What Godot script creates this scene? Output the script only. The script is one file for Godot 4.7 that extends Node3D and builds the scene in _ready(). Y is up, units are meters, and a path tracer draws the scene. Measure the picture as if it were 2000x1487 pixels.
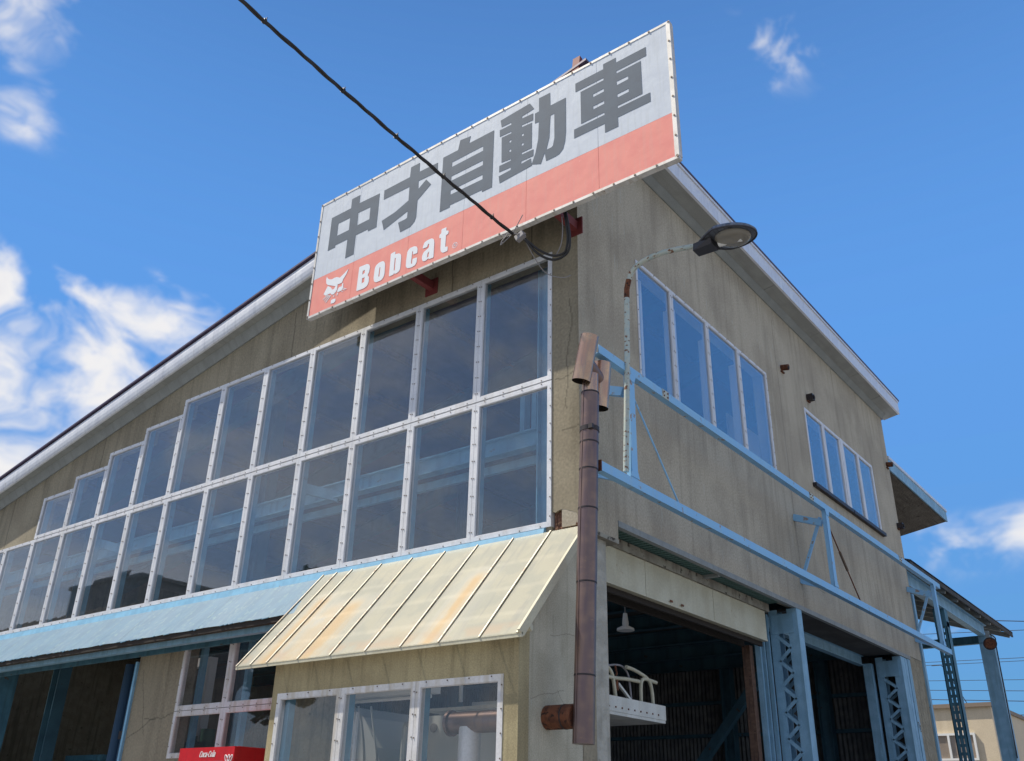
extends Node3D

# ---------------------------------------------------------------- mesh building helpers
class MB:
	var st := SurfaceTool.new()
	var uo := Vector2.ZERO
	var us := Vector2.ONE
	var tris := 0
	func _init(o := Vector2.ZERO, s := Vector2.ONE):
		uo = o
		us = s
		st.begin(Mesh.PRIMITIVE_TRIANGLES)
	func uvof(p: Vector3, n: Vector3) -> Vector2:
		var a := n.abs()
		var q := Vector2(p.x, p.y)
		if a.y >= a.x and a.y >= a.z:
			q = Vector2(p.x, p.z)
		elif a.x >= a.z:
			q = Vector2(-p.z, p.y)
		return Vector2((q.x - uo.x) / us.x, 1.0 - (q.y - uo.y) / us.y)
	func vert(p: Vector3, n: Vector3, uv: Vector2):
		st.set_normal(n)
		st.set_uv(uv)
		st.add_vertex(p)
	func tri(a: Vector3, b: Vector3, c: Vector3):
		var n := (b - a).cross(c - a).normalized()
		vert(a, n, uvof(a, n))
		vert(c, n, uvof(c, n))
		vert(b, n, uvof(b, n))
	func tris_n(a: Vector3, b: Vector3, c: Vector3, na: Vector3, nb: Vector3, nc: Vector3, ua := Vector2.ZERO, ub := Vector2.ZERO, uc := Vector2.ZERO):
		vert(a, na, ua)
		vert(c, nc, uc)
		vert(b, nb, ub)
	func quad(a: Vector3, b: Vector3, c: Vector3, d: Vector3):
		tri(a, b, c)
		tri(a, c, d)
	func quad_uv(a: Vector3, b: Vector3, c: Vector3, d: Vector3, ua: Vector2, ub: Vector2, uc: Vector2, ud: Vector2):
		var n := (b - a).cross(c - a).normalized()
		tris_n(a, b, c, n, n, n, ua, ub, uc)
		tris_n(a, c, d, n, n, n, ua, uc, ud)
	func hexa(p: Array):
		quad(p[0], p[4], p[6], p[2])
		quad(p[1], p[3], p[7], p[5])
		quad(p[0], p[1], p[5], p[4])
		quad(p[2], p[6], p[7], p[3])
		quad(p[0], p[2], p[3], p[1])
		quad(p[4], p[5], p[7], p[6])
	func box(a: Vector3, b: Vector3):
		var lo := Vector3(minf(a.x, b.x), minf(a.y, b.y), minf(a.z, b.z))
		var hi := Vector3(maxf(a.x, b.x), maxf(a.y, b.y), maxf(a.z, b.z))
		var p := []
		for i in 8:
			p.append(Vector3(hi.x if i & 1 else lo.x, hi.y if i & 2 else lo.y, hi.z if i & 4 else lo.z))
		hexa(p)
	func obox(t: Transform3D, s: Vector3):
		var p := []
		for i in 8:
			p.append(t * Vector3(s.x * (0.5 if i & 1 else -0.5), s.y * (0.5 if i & 2 else -0.5), s.z * (0.5 if i & 4 else -0.5)))
		hexa(p)
	# a box whose top and bottom slope along x
	func prism(x0: float, x1: float, y0a: float, y0b: float, y1a: float, y1b: float, z0: float, z1: float):
		hexa([Vector3(x0, y0a, z0), Vector3(x1, y0b, z0), Vector3(x0, y1a, z0), Vector3(x1, y1b, z0), Vector3(x0, y0a, z1), Vector3(x1, y0b, z1), Vector3(x0, y1a, z1), Vector3(x1, y1b, z1)])
	# a straight bar from a to b, w wide across «side» and h along «up»
	func bar(a: Vector3, b: Vector3, w: float, h: float, up := Vector3.UP):
		var d := (b - a).normalized()
		var r := d.cross(up).normalized()
		var u := r.cross(d).normalized()
		obox(Transform3D(Basis(r, u, -d), (a + b) * 0.5), Vector3(w, h, a.distance_to(b)))
	# an I or L or C section as flat plates
	func ibeam(a: Vector3, b: Vector3, w: float, h: float, t: float, up := Vector3.UP):
		var d := (b - a).normalized()
		var u := (up - d * up.dot(d)).normalized()
		bar(a, b, t, h - 2.0 * t, up)
		bar(a + u * (h - t) * 0.5, b + u * (h - t) * 0.5, w, t, up)
		bar(a - u * (h - t) * 0.5, b - u * (h - t) * 0.5, w, t, up)
	func tube(path: Array, r, n := 12, caps := true):
		var rings := []
		var norms := []
		var nrm := Vector3.ZERO
		var run := 0.0
		var runs := []
		for i in path.size():
			var d: Vector3
			if i == 0:
				d = path[1] - path[0]
			elif i == path.size() - 1:
				d = path[i] - path[i - 1]
			else:
				d = (path[i + 1] - path[i]).normalized() + (path[i] - path[i - 1]).normalized()
			d = d.normalized()
			if i == 0:
				nrm = d.cross(Vector3.UP if absf(d.y) < 0.9 else Vector3.RIGHT).normalized()
			else:
				nrm = (nrm - d * nrm.dot(d)).normalized()
				run += path[i].distance_to(path[i - 1])
			runs.append(run)
			var bi := d.cross(nrm)
			var rr: float = r[i] if r is Array else r
			var ring := []
			var nn := []
			for k in n:
				var a := TAU * k / n
				var v := nrm * cos(a) + bi * sin(a)
				ring.append(path[i] + v * rr)
				nn.append(v)
			rings.append(ring)
			norms.append(nn)
		for i in path.size() - 1:
			for k in n:
				var k2 := (k + 1) % n
				var ua := Vector2(float(k) / n, runs[i])
				var ub := Vector2(float(k + 1) / n, runs[i])
				var uc := Vector2(float(k + 1) / n, runs[i + 1])
				var ud := Vector2(float(k) / n, runs[i + 1])
				tris_n(rings[i][k], rings[i][k2], rings[i + 1][k2], norms[i][k], norms[i][k2], norms[i + 1][k2], ua, ub, uc)
				tris_n(rings[i][k], rings[i + 1][k2], rings[i + 1][k], norms[i][k], norms[i + 1][k2], norms[i + 1][k], ua, uc, ud)
		if caps:
			for k in n - 2:
				tri(rings[0][0], rings[0][k + 2], rings[0][k + 1])
				var e: Array = rings[path.size() - 1]
				tri(e[0], e[k + 1], e[k + 2])
	# prism of a simple 2D outline (x right, y up), from z = 0 to depth, placed by t; outline may be given as pieces
	func plate(poly: PackedVector2Array, depth: float, t := Transform3D()):
		if Geometry2D.is_polygon_clockwise(poly):
			poly.reverse()
		var idx := Geometry2D.triangulate_polygon(poly)
		for i in range(0, idx.size(), 3):
			var q := [poly[idx[i]], poly[idx[i + 1]], poly[idx[i + 2]]]
			if (q[1] - q[0]).cross(q[2] - q[0]) < 0.0:
				q = [q[0], q[2], q[1]]
			tri(t * Vector3(q[0].x, q[0].y, depth), t * Vector3(q[1].x, q[1].y, depth), t * Vector3(q[2].x, q[2].y, depth))
			tri(t * Vector3(q[0].x, q[0].y, 0), t * Vector3(q[2].x, q[2].y, 0), t * Vector3(q[1].x, q[1].y, 0))
		for i in poly.size():
			var a := poly[i]
			var b := poly[(i + 1) % poly.size()]
			quad(t * Vector3(a.x, a.y, 0), t * Vector3(b.x, b.y, 0), t * Vector3(b.x, b.y, depth), t * Vector3(a.x, a.y, depth))
	func mesh() -> ArrayMesh:
		return st.commit()

func pieces_of(outline: Array, holes: Array) -> Array:
	var got := [PackedVector2Array(outline)]
	for h in holes:
		var hole := PackedVector2Array(h)
		var cx := 0.0
		for p in hole:
			cx += p.x / hole.size()
		var next := []
		for piece in got:
			for side in 2:
				var x0 := -50.0 if side == 0 else cx
				var x1 := cx if side == 0 else 50.0
				var half := PackedVector2Array([Vector2(x0, -50), Vector2(x1, -50), Vector2(x1, 50), Vector2(x0, 50)])
				for part in Geometry2D.intersect_polygons(piece, half):
					for cut in Geometry2D.clip_polygons(part, hole):
						if not Geometry2D.is_polygon_clockwise(cut):
							next.append(cut)
		got = next
	return got

# ---------------------------------------------------------------- scene tree helpers
var taken := {}

func numbered(n: String) -> String:
	taken[n] = taken.get(n, -1) + 1
	return n if taken[n] == 0 else "%s_%03d" % [n, taken[n]]

func thing(n: String, label: String, category: String, at := Vector3.ZERO, group := "") -> Node3D:
	var o := Node3D.new()
	o.name = numbered(n)
	add_child(o)
	o.position = at
	o.set_meta("label", label)
	o.set_meta("category", category)
	if group:
		o.set_meta("group", group)
	return o

func part(n: String, b, mat: Material, parent: Node, label := "") -> MeshInstance3D:
	var o := MeshInstance3D.new()
	o.name = n
	o.mesh = b.mesh() if b is MB else b
	o.material_override = mat
	# geometry is written in world metres: undo the base of the thing it belongs to
	var shift := Vector3.ZERO
	var up: Node = parent
	while up is Node3D and up != self:
		shift += (up as Node3D).position
		up = up.get_parent()
	o.position = -shift
	parent.add_child(o, true)
	if label:
		o.set_meta("label", label)
	return o

func single(n: String, b, mat: Material, label: String, category: String, group := "") -> MeshInstance3D:
	var o := MeshInstance3D.new()
	o.name = numbered(n)
	o.mesh = b.mesh() if b is MB else b
	o.material_override = mat
	add_child(o)
	o.set_meta("label", label)
	o.set_meta("category", category)
	if group:
		o.set_meta("group", group)
	return o

func structure(n: String, b, mat: Material) -> MeshInstance3D:
	var o := MeshInstance3D.new()
	o.name = n
	o.mesh = b.mesh() if b is MB else b
	o.material_override = mat
	add_child(o)
	o.set_meta("kind", "structure")
	return o

# ---------------------------------------------------------------- textures
func noise(seed_: int, freq: float, oct := 4) -> FastNoiseLite:
	var n := FastNoiseLite.new()
	n.seed = seed_
	n.noise_type = FastNoiseLite.TYPE_SIMPLEX_SMOOTH
	n.frequency = freq
	n.fractal_octaves = oct
	return n

func grey(seed_: int, w: int, h: int, freq: float, oct := 4, sx := 1, sy := 1) -> PackedByteArray:
	# seamless grey noise; sx or sy > 1 stretches it that many times
	var im := noise(seed_, freq, oct).get_seamless_image(maxi(w / sx, 4), maxi(h / sy, 4))
	if sx > 1 or sy > 1:
		im.resize(w, h, Image.INTERPOLATE_CUBIC)
	im.convert(Image.FORMAT_L8)
	return im.get_data()

func tex(im: Image) -> ImageTexture:
	return ImageTexture.create_from_image(im)

func put3(d: PackedByteArray, i: int, c: Color):
	d[i] = clampi(int(c.r * 255.0), 0, 255)
	d[i + 1] = clampi(int(c.g * 255.0), 0, 255)
	d[i + 2] = clampi(int(c.b * 255.0), 0, 255)

# a weathered coat: base to second by broad noise, vertical runs in a third, chips or stains in a fourth (all sRGB)
func coat(w: int, h: int, a: Color, b: Color, run: Color, run_amount: float, chip: Color, chip_from: float, seed_: int, f := 0.02, grain := 0.05) -> ImageTexture:
	var n1 := grey(seed_, w, h, f, 5)
	var n2 := grey(seed_ + 1, w, h, 0.05, 3, 1, 16)
	var n3 := grey(seed_ + 2, w, h, 0.035, 5)
	var n4 := grey(seed_ + 3, w, h, 0.35, 2)
	var d := PackedByteArray()
	d.resize(w * h * 3)
	for i in w * h:
		var c := a.lerp(b, smoothstep(0.25, 0.75, n1[i] / 255.0))
		c = c.lerp(run, run_amount * smoothstep(0.5, 0.85, n2[i] / 255.0))
		var k := n3[i] / 255.0 + (n4[i] / 255.0 - 0.5) * 0.12
		if k > chip_from:
			c = c.lerp(chip, smoothstep(chip_from, chip_from + 0.05, k))
		var g := 1.0 + (n4[i] / 255.0 - 0.5) * 2.0 * grain
		d[i * 3] = clampi(int(c.r * g * 255.0), 0, 255)
		d[i * 3 + 1] = clampi(int(c.g * g * 255.0), 0, 255)
		d[i * 3 + 2] = clampi(int(c.b * g * 255.0), 0, 255)
	return tex(Image.create_from_data(w, h, false, Image.FORMAT_RGB8, d))

# rendered mortar of one wall, w by h metres at p pixels per metre, with runs, patches, cracks and lime drips
func mortar(wm: float, hm: float, ppm: float, seed_: int, a: Color, b: Color, dark: Color, drips: Array, cracks: Array, joints: Array, stain_shade_lines: Array) -> ImageTexture:
	var w := int(wm * ppm)
	var h := int(hm * ppm)
	var n1 := grey(seed_, w, h, 0.008, 5)
	var n2 := grey(seed_ + 1, w, h, 0.05, 5, 1, 20)
	var n3 := grey(seed_ + 2, w, h, 0.014, 5, 1, 2)
	var n4 := grey(seed_ + 3, w, h, 0.4, 2)
	var d := PackedByteArray()
	d.resize(w * h * 3)
	for y in h:
		for x in w:
			var i := y * w + x
			var c := a.lerp(b, smoothstep(0.3, 0.7, n1[i] / 255.0))
			c = c.lerp(dark, 0.38 * smoothstep(0.45, 0.95, n2[i] / 255.0) + 0.25 * smoothstep(0.5, 0.9, n3[i] / 255.0))
			var g := 1.0 + (n4[i] / 255.0 - 0.5) * 0.24
			d[i * 3] = clampi(int(c.r * g * 255.0), 0, 255)
			d[i * 3 + 1] = clampi(int(c.g * g * 255.0), 0, 255)
			d[i * 3 + 2] = clampi(int(c.b * g * 255.0), 0, 255)
	var im := Image.create_from_data(w, h, false, Image.FORMAT_RGB8, d)
	var rng := RandomNumberGenerator.new()
	rng.seed = seed_
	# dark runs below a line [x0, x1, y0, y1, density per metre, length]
	for s in stain_shade_lines:
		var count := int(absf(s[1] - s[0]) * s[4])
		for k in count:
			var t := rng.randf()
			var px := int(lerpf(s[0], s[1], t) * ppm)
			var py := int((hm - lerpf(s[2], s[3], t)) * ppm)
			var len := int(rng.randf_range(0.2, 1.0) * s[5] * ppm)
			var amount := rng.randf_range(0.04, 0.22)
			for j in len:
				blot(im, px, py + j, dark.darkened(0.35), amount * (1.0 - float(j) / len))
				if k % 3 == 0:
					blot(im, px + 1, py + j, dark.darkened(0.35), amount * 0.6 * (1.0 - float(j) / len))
	# pale lime drips [x0, x1, y0, y1, how many, longest]
	for s in drips:
		for k in int(s[4]):
			var px := int(rng.randf_range(s[0], s[1]) * ppm)
			var py := int((hm - rng.randf_range(s[2], s[3])) * ppm)
			var len := int(rng.randf_range(0.25, 1.0) * s[5] * ppm)
			var amount := rng.randf_range(0.12, 0.5)
			for j in len:
				var f := sin(PI * clampf(float(j) / len * 0.9 + 0.1, 0.0, 1.0))
				blot(im, px, py + j, Color(0.72, 0.74, 0.72), amount * f)
				if k % 2 == 0:
					blot(im, px + 1, py + j, Color(0.72, 0.74, 0.72), amount * f * 0.5)
	for s in joints:
		for y in h:
			var py := y
			var v := (hm - float(y) / ppm)
			if v >= s[1] and v <= s[2]:
				blot(im, int(s[0] * ppm + sin(y * 0.05) * 0.8), py, dark.darkened(0.55), 0.5)
	for s in cracks:
		var x: float = s[0] * ppm
		var y: float = (hm - s[1]) * ppm
		var dir := Vector2(s[2], -s[3]).normalized()
		for j in int(s[4] * ppm):
			dir = dir.rotated(rng.randf_range(-0.22, 0.22)).lerp(Vector2(s[2], -s[3]).normalized(), 0.2).normalized()
			x += dir.x
			y += dir.y
			blot(im, int(x), int(y), dark.darkened(0.6), 0.3)
	return tex(im)

func blot(im: Image, x: int, y: int, c: Color, amount: float):
	if x < 0 or y < 0 or x >= im.get_width() or y >= im.get_height():
		return
	im.set_pixel(x, y, im.get_pixel(x, y).lerp(c, amount))

func bump(seed_: int, size: int, freq: float, strength: float) -> ImageTexture:
	var im := noise(seed_, freq, 4).get_seamless_image(size, size)
	im.convert(Image.FORMAT_RGBA8)
	im.bump_map_to_normal_map(strength)
	return tex(im)

func mat(c: Color, rough := 0.7, metal := 0.0) -> StandardMaterial3D:
	var m := StandardMaterial3D.new()
	m.albedo_color = c.linear_to_srgb()
	m.roughness = rough
	m.metallic = metal
	return m

func tmat(t: Texture2D, rough := 0.7, metal := 0.0, tri_scale := 0.0, tint := Color.WHITE) -> StandardMaterial3D:
	var m := StandardMaterial3D.new()
	m.albedo_texture = t
	m.albedo_color = tint
	m.roughness = rough
	m.metallic = metal
	if tri_scale > 0.0:
		m.uv1_triplanar = true
		m.uv1_world_triplanar = true
		m.uv1_scale = Vector3.ONE * tri_scale
		m.uv1_triplanar_sharpness = 6.0
	return m

func pane_mat(c: Color, dust_haze: float, rough := 0.02) -> StandardMaterial3D:
	var m := mat(c, rough)
	m.albedo_color.a = dust_haze
	m.transparency = BaseMaterial3D.TRANSPARENCY_ALPHA
	return m

# ---------------------------------------------------------------- place constants (metres; x along the front, z towards the street, corner at the origin)
const SLOPE := 0.195
const EAVE := 8.645
const LEFT := -14.0
const BACK := -10.26
const M0 := -10.376
const BAY := 0.912
const RIGHT := -0.309
const SILL := 3.997
const MIDDLE := 5.452
const HEAD := 6.919
const OVER := 0.225
const SIDE_OVER := 0.27
const PANE_BACK := -0.006

var rng := RandomNumberGenerator.new()

func roofline(x: float) -> float:
	return EAVE + SLOPE * x

func seam_x(k: int) -> float:
	return RIGHT if k == 11 else M0 + BAY * k

func make_sky() -> ImageTexture:
	var w := 4096
	var h := 2048
	var d := PackedByteArray()
	d.resize(w * h * 3)
	d.fill(122)
	var n1 := noise(11, 4.2, 7)
	n1.fractal_gain = 0.58
	var n2 := noise(23, 3.2, 4)
	var n3 := noise(37, 15.0, 4)
	var n4 := noise(41, 0.6, 2)
	for y in h / 2:
		var el := PI * 0.5 - PI * (y + 0.5) / h
		var s := sin(el)
		var low := exp(-el * 7.0)
		var blue := Color(0.100, 0.285, 0.68).lerp(Color(0.060, 0.165, 0.42), smoothstep(0.45, 1.05, el))
		blue = blue.lerp(Color(0.13, 0.34, 0.46), low)
		var x := 0
		while x < w:
			var deg := 360.0 * (x + 0.5) / w
			if deg > 180.0:
				deg -= 360.0
			# the part of the sky in view gets every pixel, the rest every other one
			var near := deg > -92.0 and deg < 6.0 and el < 0.95
			if not near and (y % 2 == 1 or x % 2 == 1):
				x += 1
				continue
			var az := deg_to_rad(deg)
			var dir := Vector3(sin(az) * cos(el), s, -cos(az) * cos(el))
			var q := Vector3(dir.x, 0.0, dir.z) / (s + 0.16)
			var c := blue
			var cover := 0.0
			if deg < -48.0:
				var le := rad_to_deg(el)
				# a bank low on the left, its top falling away to the right, and torn clouds higher up
				var top := remap(clampf(deg, -78.0, -57.0), -78.0, -57.0, 34.0, 27.0) + n2.get_noise_3d(dir.x * 1.5, 4.0, dir.z * 1.5) * 5.0
				cover = smoothstep(top + 1.0, top - 4.0, le) * smoothstep(-55.0, -61.0, deg) * (0.80 + 0.25 * smoothstep(-62.0, -72.0, deg))
				cover = maxf(cover, 0.62 * smoothstep(33.5, 36.0, le) * smoothstep(-68.5, -73.5, deg + n2.get_noise_3d(dir.x, 2.0, dir.y * 2.0) * 5.0))
				cover = lerpf(cover, 0.62 + 0.2 * n4.get_noise_3d(q.x, 9.0, q.z), smoothstep(-95.0, -115.0, deg))
			elif deg > 24.0:
				cover = smoothstep(25.0, 38.0, deg) * (0.74 + 0.3 * n4.get_noise_3d(q.x, 9.0, q.z))  # unseen cloud right of view, added to brighten the shaded side wall
			else:
				var le := rad_to_deg(el)
				cover = 0.46 * exp(-pow((deg + 18.0) / 5.0, 2.0) - pow((le - 44.3) / 2.2, 2.0))
				cover += 0.50 * exp(-pow((deg + 7.5) / 7.0, 2.0) - pow((le - 14.6) / 1.6, 2.0))
				cover += 0.38 * exp(-pow((deg + 8.0) / 10.0, 2.0) - pow((le - 9.5) / 1.4, 2.0))
			if cover > 0.02:
				var pp := dir * Vector3(1.0, 1.7, 1.0)
				pp += Vector3(n2.get_noise_3dv(pp), n2.get_noise_3dv(pp + Vector3(9, 0, 0)), n2.get_noise_3dv(pp + Vector3(0, 9, 0))) * 0.10
				var v := n1.get_noise_3dv(pp)
				var fine := n3.get_noise_3dv(pp)
				var dens := smoothstep(-0.22, 0.62, v * 1.35 + fine * 0.22 + (cover - 0.5) * 1.0) * smoothstep(0.0, 0.35, cover)
				var shade := smoothstep(0.15, 0.75, v + fine * 0.2 + (cover - 0.6) * 0.3)
				var lit := Color(0.80, 0.775, 0.75).lerp(Color(0.58, 0.58, 0.62), shade * 0.4)
				# thin even veil towards the sun
				dens = lerpf(dens, 0.45 + 0.25 * v, 0.7 * smoothstep(-97.0, -112.0, deg))
				c = c.lerp(lit, dens * 0.92)
			c = c.linear_to_srgb()
			var r := int(c.r * 255.0 + 0.5)
			var g := int(c.g * 255.0 + 0.5)
			var b := int(c.b * 255.0 + 0.5)
			var i := (y * w + x) * 3
			d[i] = r
			d[i + 1] = g
			d[i + 2] = b
			if not near:
				for k in [i + 3, i + w * 3, i + w * 3 + 3]:
					d[k] = r
					d[k + 1] = g
					d[k + 2] = b
			x += 1
	return tex(Image.create_from_data(w, h, false, Image.FORMAT_RGB8, d))

var TX := {}
var MT := {}

func make_materials():
	var rough := bump(5, 256, 0.12, 3.0)
	var fine := bump(9, 256, 0.03, 2.0)
	# mortar walls with their own stains; front runs also paint shade under the sign
	var la := Color(0.60, 0.565, 0.485)
	var lb := Color(0.55, 0.515, 0.44)
	var dk := Color(0.41, 0.385, 0.325)
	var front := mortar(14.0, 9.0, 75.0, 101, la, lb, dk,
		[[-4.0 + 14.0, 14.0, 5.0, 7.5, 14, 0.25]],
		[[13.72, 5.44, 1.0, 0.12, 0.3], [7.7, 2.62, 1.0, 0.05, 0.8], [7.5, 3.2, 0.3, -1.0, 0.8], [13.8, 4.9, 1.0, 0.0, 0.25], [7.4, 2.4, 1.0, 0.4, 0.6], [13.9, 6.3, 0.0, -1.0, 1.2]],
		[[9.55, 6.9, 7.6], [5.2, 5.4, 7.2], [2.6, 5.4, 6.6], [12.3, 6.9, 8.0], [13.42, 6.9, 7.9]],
		[[0.0, 14.0, 5.84, 8.55, 18.0, 0.55], [9.6, 13.9, 7.7, 8.55, 60.0, 1.0], [9.6, 13.7, 7.25, 7.3, 30.0, 0.35], [4.0, 13.7, 6.92, 6.95, 7.0, 0.12], [7.38, 8.3, 3.4, 3.4, 20.0, 0.9]])  # thickened runs below eave and sign: black stains plus painted shade
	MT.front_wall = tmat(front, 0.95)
	var side := mortar(10.26, 5.0, 100.0, 202, Color(0.70, 0.665, 0.595), Color(0.65, 0.615, 0.55), Color(0.53, 0.50, 0.445),
		[[0.1, 1.2, 2.6, 4.6, 16, 0.4], [0.2, 5.2, 3.4, 4.3, 26, 0.22], [2.0, 5.0, 3.2, 4.1, 22, 0.3], [0.3, 10.0, 0.35, 1.3, 46, 0.3], [0.0, 1.1, 1.6, 2.2, 10, 0.4], [4.8, 10.0, 1.2, 4.6, 30, 0.7]],
		[[5.0, 0.9, 1.0, -0.3, 1.0], [6.4, 2.1, 0.3, -1.0, 0.9], [8.2, 1.9, 0.2, -1.0, 0.9]],
		[[5.15, 0.0, 4.6], [9.05, 0.0, 1.9]],
		[[0.0, 10.2, 4.75, 4.8, 16.0, 0.9], [6.1, 9.15, 2.3, 2.3, 26.0, 0.8], [1.15, 4.7, 2.05, 2.05, 22.0, 0.7], [5.02, 5.2, 1.5, 1.5, 60.0, 0.8], [10.0, 10.2, 1.5, 1.5, 60.0, 0.6], [0.5, 0.6, 1.6, 1.6, 60.0, 0.7], [5.3, 5.36, 3.8, 3.8, 90.0, 0.7], [6.26, 6.33, 3.66, 3.66, 90.0, 0.35], [0.0, 10.2, 1.3, 1.3, 9.0, 0.8]])
	MT.side_wall = tmat(side, 0.95)
	for k in ["front_wall", "side_wall"]:
		MT[k].heightmap_enabled = false
	var annex := mortar(2.9, 3.0, 170.0, 303, Color(0.655, 0.61, 0.48), Color(0.595, 0.55, 0.43), Color(0.45, 0.415, 0.32), [], [[0.1, 2.2, 0.3, -1.0, 0.5], [2.8, 1.9, 0.2, -1.0, 0.6]], [], [[0.0, 2.9, 2.86, 2.9, 26.0, 0.3], [0.1, 2.8, 2.62, 2.62, 9.0, 0.1]])
	MT.annex_wall = tmat(annex, 0.95)
	var annexs := mortar(1.0, 4.0, 200.0, 404, Color(0.735, 0.715, 0.645), Color(0.685, 0.665, 0.595), Color(0.57, 0.55, 0.48), [[0.1, 0.8, 1.5, 2.9, 8, 0.15]], [[0.15, 2.45, 1.0, 0.25, 0.45], [0.5, 2.55, 0.8, -1.0, 0.7], [0.4, 2.95, 1.0, 0.1, 0.4]], [], [[0.2, 0.6, 2.3, 2.45, 60.0, 0.5], [0.05, 0.9, 3.3, 2.9, 14.0, 0.4]])
	MT.annex_side = tmat(annexs, 0.95)
	MT.mortar = tmat(coat(512, 512, la, lb, dk, 0.5, dk, 0.8, 31), 0.95, 0.0, 0.4)
	MT.pale_mortar = tmat(coat(256, 512, Color(0.70, 0.69, 0.65), Color(0.63, 0.62, 0.58), Color(0.52, 0.51, 0.47), 0.4, Color(0.45, 0.44, 0.4), 0.85, 32), 0.9, 0.0, 0.5)
	# metals and paints
	var alu := coat(256, 256, Color(0.86, 0.865, 0.88), Color(0.82, 0.83, 0.85), Color(0.74, 0.73, 0.72), 0.35, Color(0.6, 0.52, 0.44), 0.95, 41)
	MT.aluminium = tmat(alu, 0.5, 0.1, 0.5)
	MT.old_frame = tmat(coat(256, 256, Color(0.82, 0.82, 0.83), Color(0.78, 0.775, 0.77), Color(0.66, 0.62, 0.55), 0.5, Color(0.5, 0.36, 0.25), 0.90, 47), 0.6, 0.05, 0.5)
	MT.screw = mat(Color(0.16, 0.12, 0.09), 0.6, 0.5)
	var blue := coat(512, 512, Color(0.50, 0.71, 0.83), Color(0.46, 0.66, 0.78), Color(0.44, 0.60, 0.70), 0.3, Color(0.55, 0.42, 0.33), 0.93, 51, 0.02, 0.03)
	MT.blue = tmat(blue, 0.5, 0.0, 0.4)
	MT.blue_chipped = tmat(coat(1024, 1024, Color(0.52, 0.73, 0.90), Color(0.54, 0.74, 0.89), Color(0.62, 0.72, 0.78), 0.25, Color(0.60, 0.50, 0.44), 0.80, 52, 0.012, 0.03), 0.5, 0.0, 0.19)
	MT.blue_awning = tmat(coat(512, 512, Color(0.25, 0.42, 0.53), Color(0.225, 0.39, 0.50), Color(0.30, 0.45, 0.53), 0.6, Color(0.36, 0.50, 0.54), 0.7, 53, 0.012, 0.03), 0.6, 0.0, 0.5)
	MT.blue_steel = tmat(coat(512, 512, Color(0.53, 0.69, 0.79), Color(0.48, 0.64, 0.74), Color(0.40, 0.54, 0.61), 0.4, Color(0.42, 0.33, 0.27), 0.92, 54), 0.55, 0.0, 0.35)
	MT.dark_blue_steel = tmat(coat(256, 256, Color(0.29, 0.48, 0.56), Color(0.24, 0.42, 0.50), Color(0.2, 0.33, 0.38), 0.5, Color(0.36, 0.28, 0.22), 0.86, 55), 0.6, 0.0, 0.6)
	MT.inner_blue = tmat(coat(256, 256, Color(0.42, 0.62, 0.72), Color(0.38, 0.57, 0.67), Color(0.32, 0.46, 0.54), 0.4, Color(0.4, 0.36, 0.3), 0.88, 56), 0.55, 0.0, 0.6)
	MT.cream = tmat(coat(256, 256, Color(0.76, 0.745, 0.66), Color(0.72, 0.70, 0.61), Color(0.70, 0.67, 0.57), 0.4, Color(0.55, 0.44, 0.32), 0.93, 57), 0.6, 0.0, 0.4)
	MT.white_paint = tmat(coat(256, 256, Color(0.83, 0.83, 0.80), Color(0.78, 0.78, 0.75), Color(0.74, 0.72, 0.66), 0.3, Color(0.55, 0.42, 0.3), 0.92, 58), 0.5, 0.0, 0.6)
	MT.peeling = tmat(coat(256, 256, Color(0.60, 0.59, 0.54), Color(0.52, 0.50, 0.46), Color(0.42, 0.39, 0.35), 0.5, Color(0.27, 0.25, 0.22), 0.74, 59, 0.02), 0.85, 0.0, 0.7)
	MT.fascia = tmat(coat(512, 256, Color(0.86, 0.87, 0.89), Color(0.82, 0.83, 0.86), Color(0.72, 0.73, 0.76), 0.4, Color(0.7, 0.7, 0.7), 0.9, 61), 0.4, 0.1, 0.5)
	MT.old_roof = tmat(coat(256, 256, Color(0.25, 0.25, 0.28), Color(0.21, 0.21, 0.23), Color(0.17, 0.16, 0.16), 0.4, Color(0.3, 0.22, 0.18), 0.85, 92), 0.6, 0.2, 0.6)
	MT.roof = tmat(coat(256, 256, Color(0.33, 0.28, 0.38), Color(0.29, 0.25, 0.34), Color(0.25, 0.22, 0.28), 0.4, Color(0.35, 0.27, 0.22), 0.85, 62), 0.5, 0.2, 0.6)
	MT.soffit = tmat(coat(512, 512, Color(0.60, 0.61, 0.60), Color(0.57, 0.58, 0.57), Color(0.50, 0.50, 0.49), 0.3, Color(0.46, 0.44, 0.41), 0.93, 63), 0.8, 0.0, 0.3)
	MT.frieze = tmat(coat(256, 256, Color(0.56, 0.58, 0.58), Color(0.53, 0.55, 0.55), Color(0.47, 0.48, 0.48), 0.3, Color(0.4, 0.38, 0.35), 0.94, 64), 0.7, 0.0, 0.6)
	MT.green_deck = tmat(coat(256, 256, Color(0.42, 0.55, 0.53), Color(0.37, 0.49, 0.48), Color(0.28, 0.36, 0.35), 0.5, Color(0.34, 0.26, 0.2), 0.84, 65), 0.6, 0.0, 0.8)
	MT.copper = tmat(coat(256, 512, Color(0.52, 0.43, 0.39), Color(0.46, 0.385, 0.37), Color(0.42, 0.355, 0.37), 0.6, Color(0.54, 0.44, 0.38), 0.86, 66, 0.01, 0.02), 0.36, 0.7, 0.8)
	MT.bright_copper = tmat(coat(256, 512, Color(0.76, 0.63, 0.52), Color(0.70, 0.56, 0.48), Color(0.62, 0.52, 0.50), 0.6, Color(0.72, 0.62, 0.50), 0.86, 67, 0.01, 0.02), 0.27, 0.9, 0.8)
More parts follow.
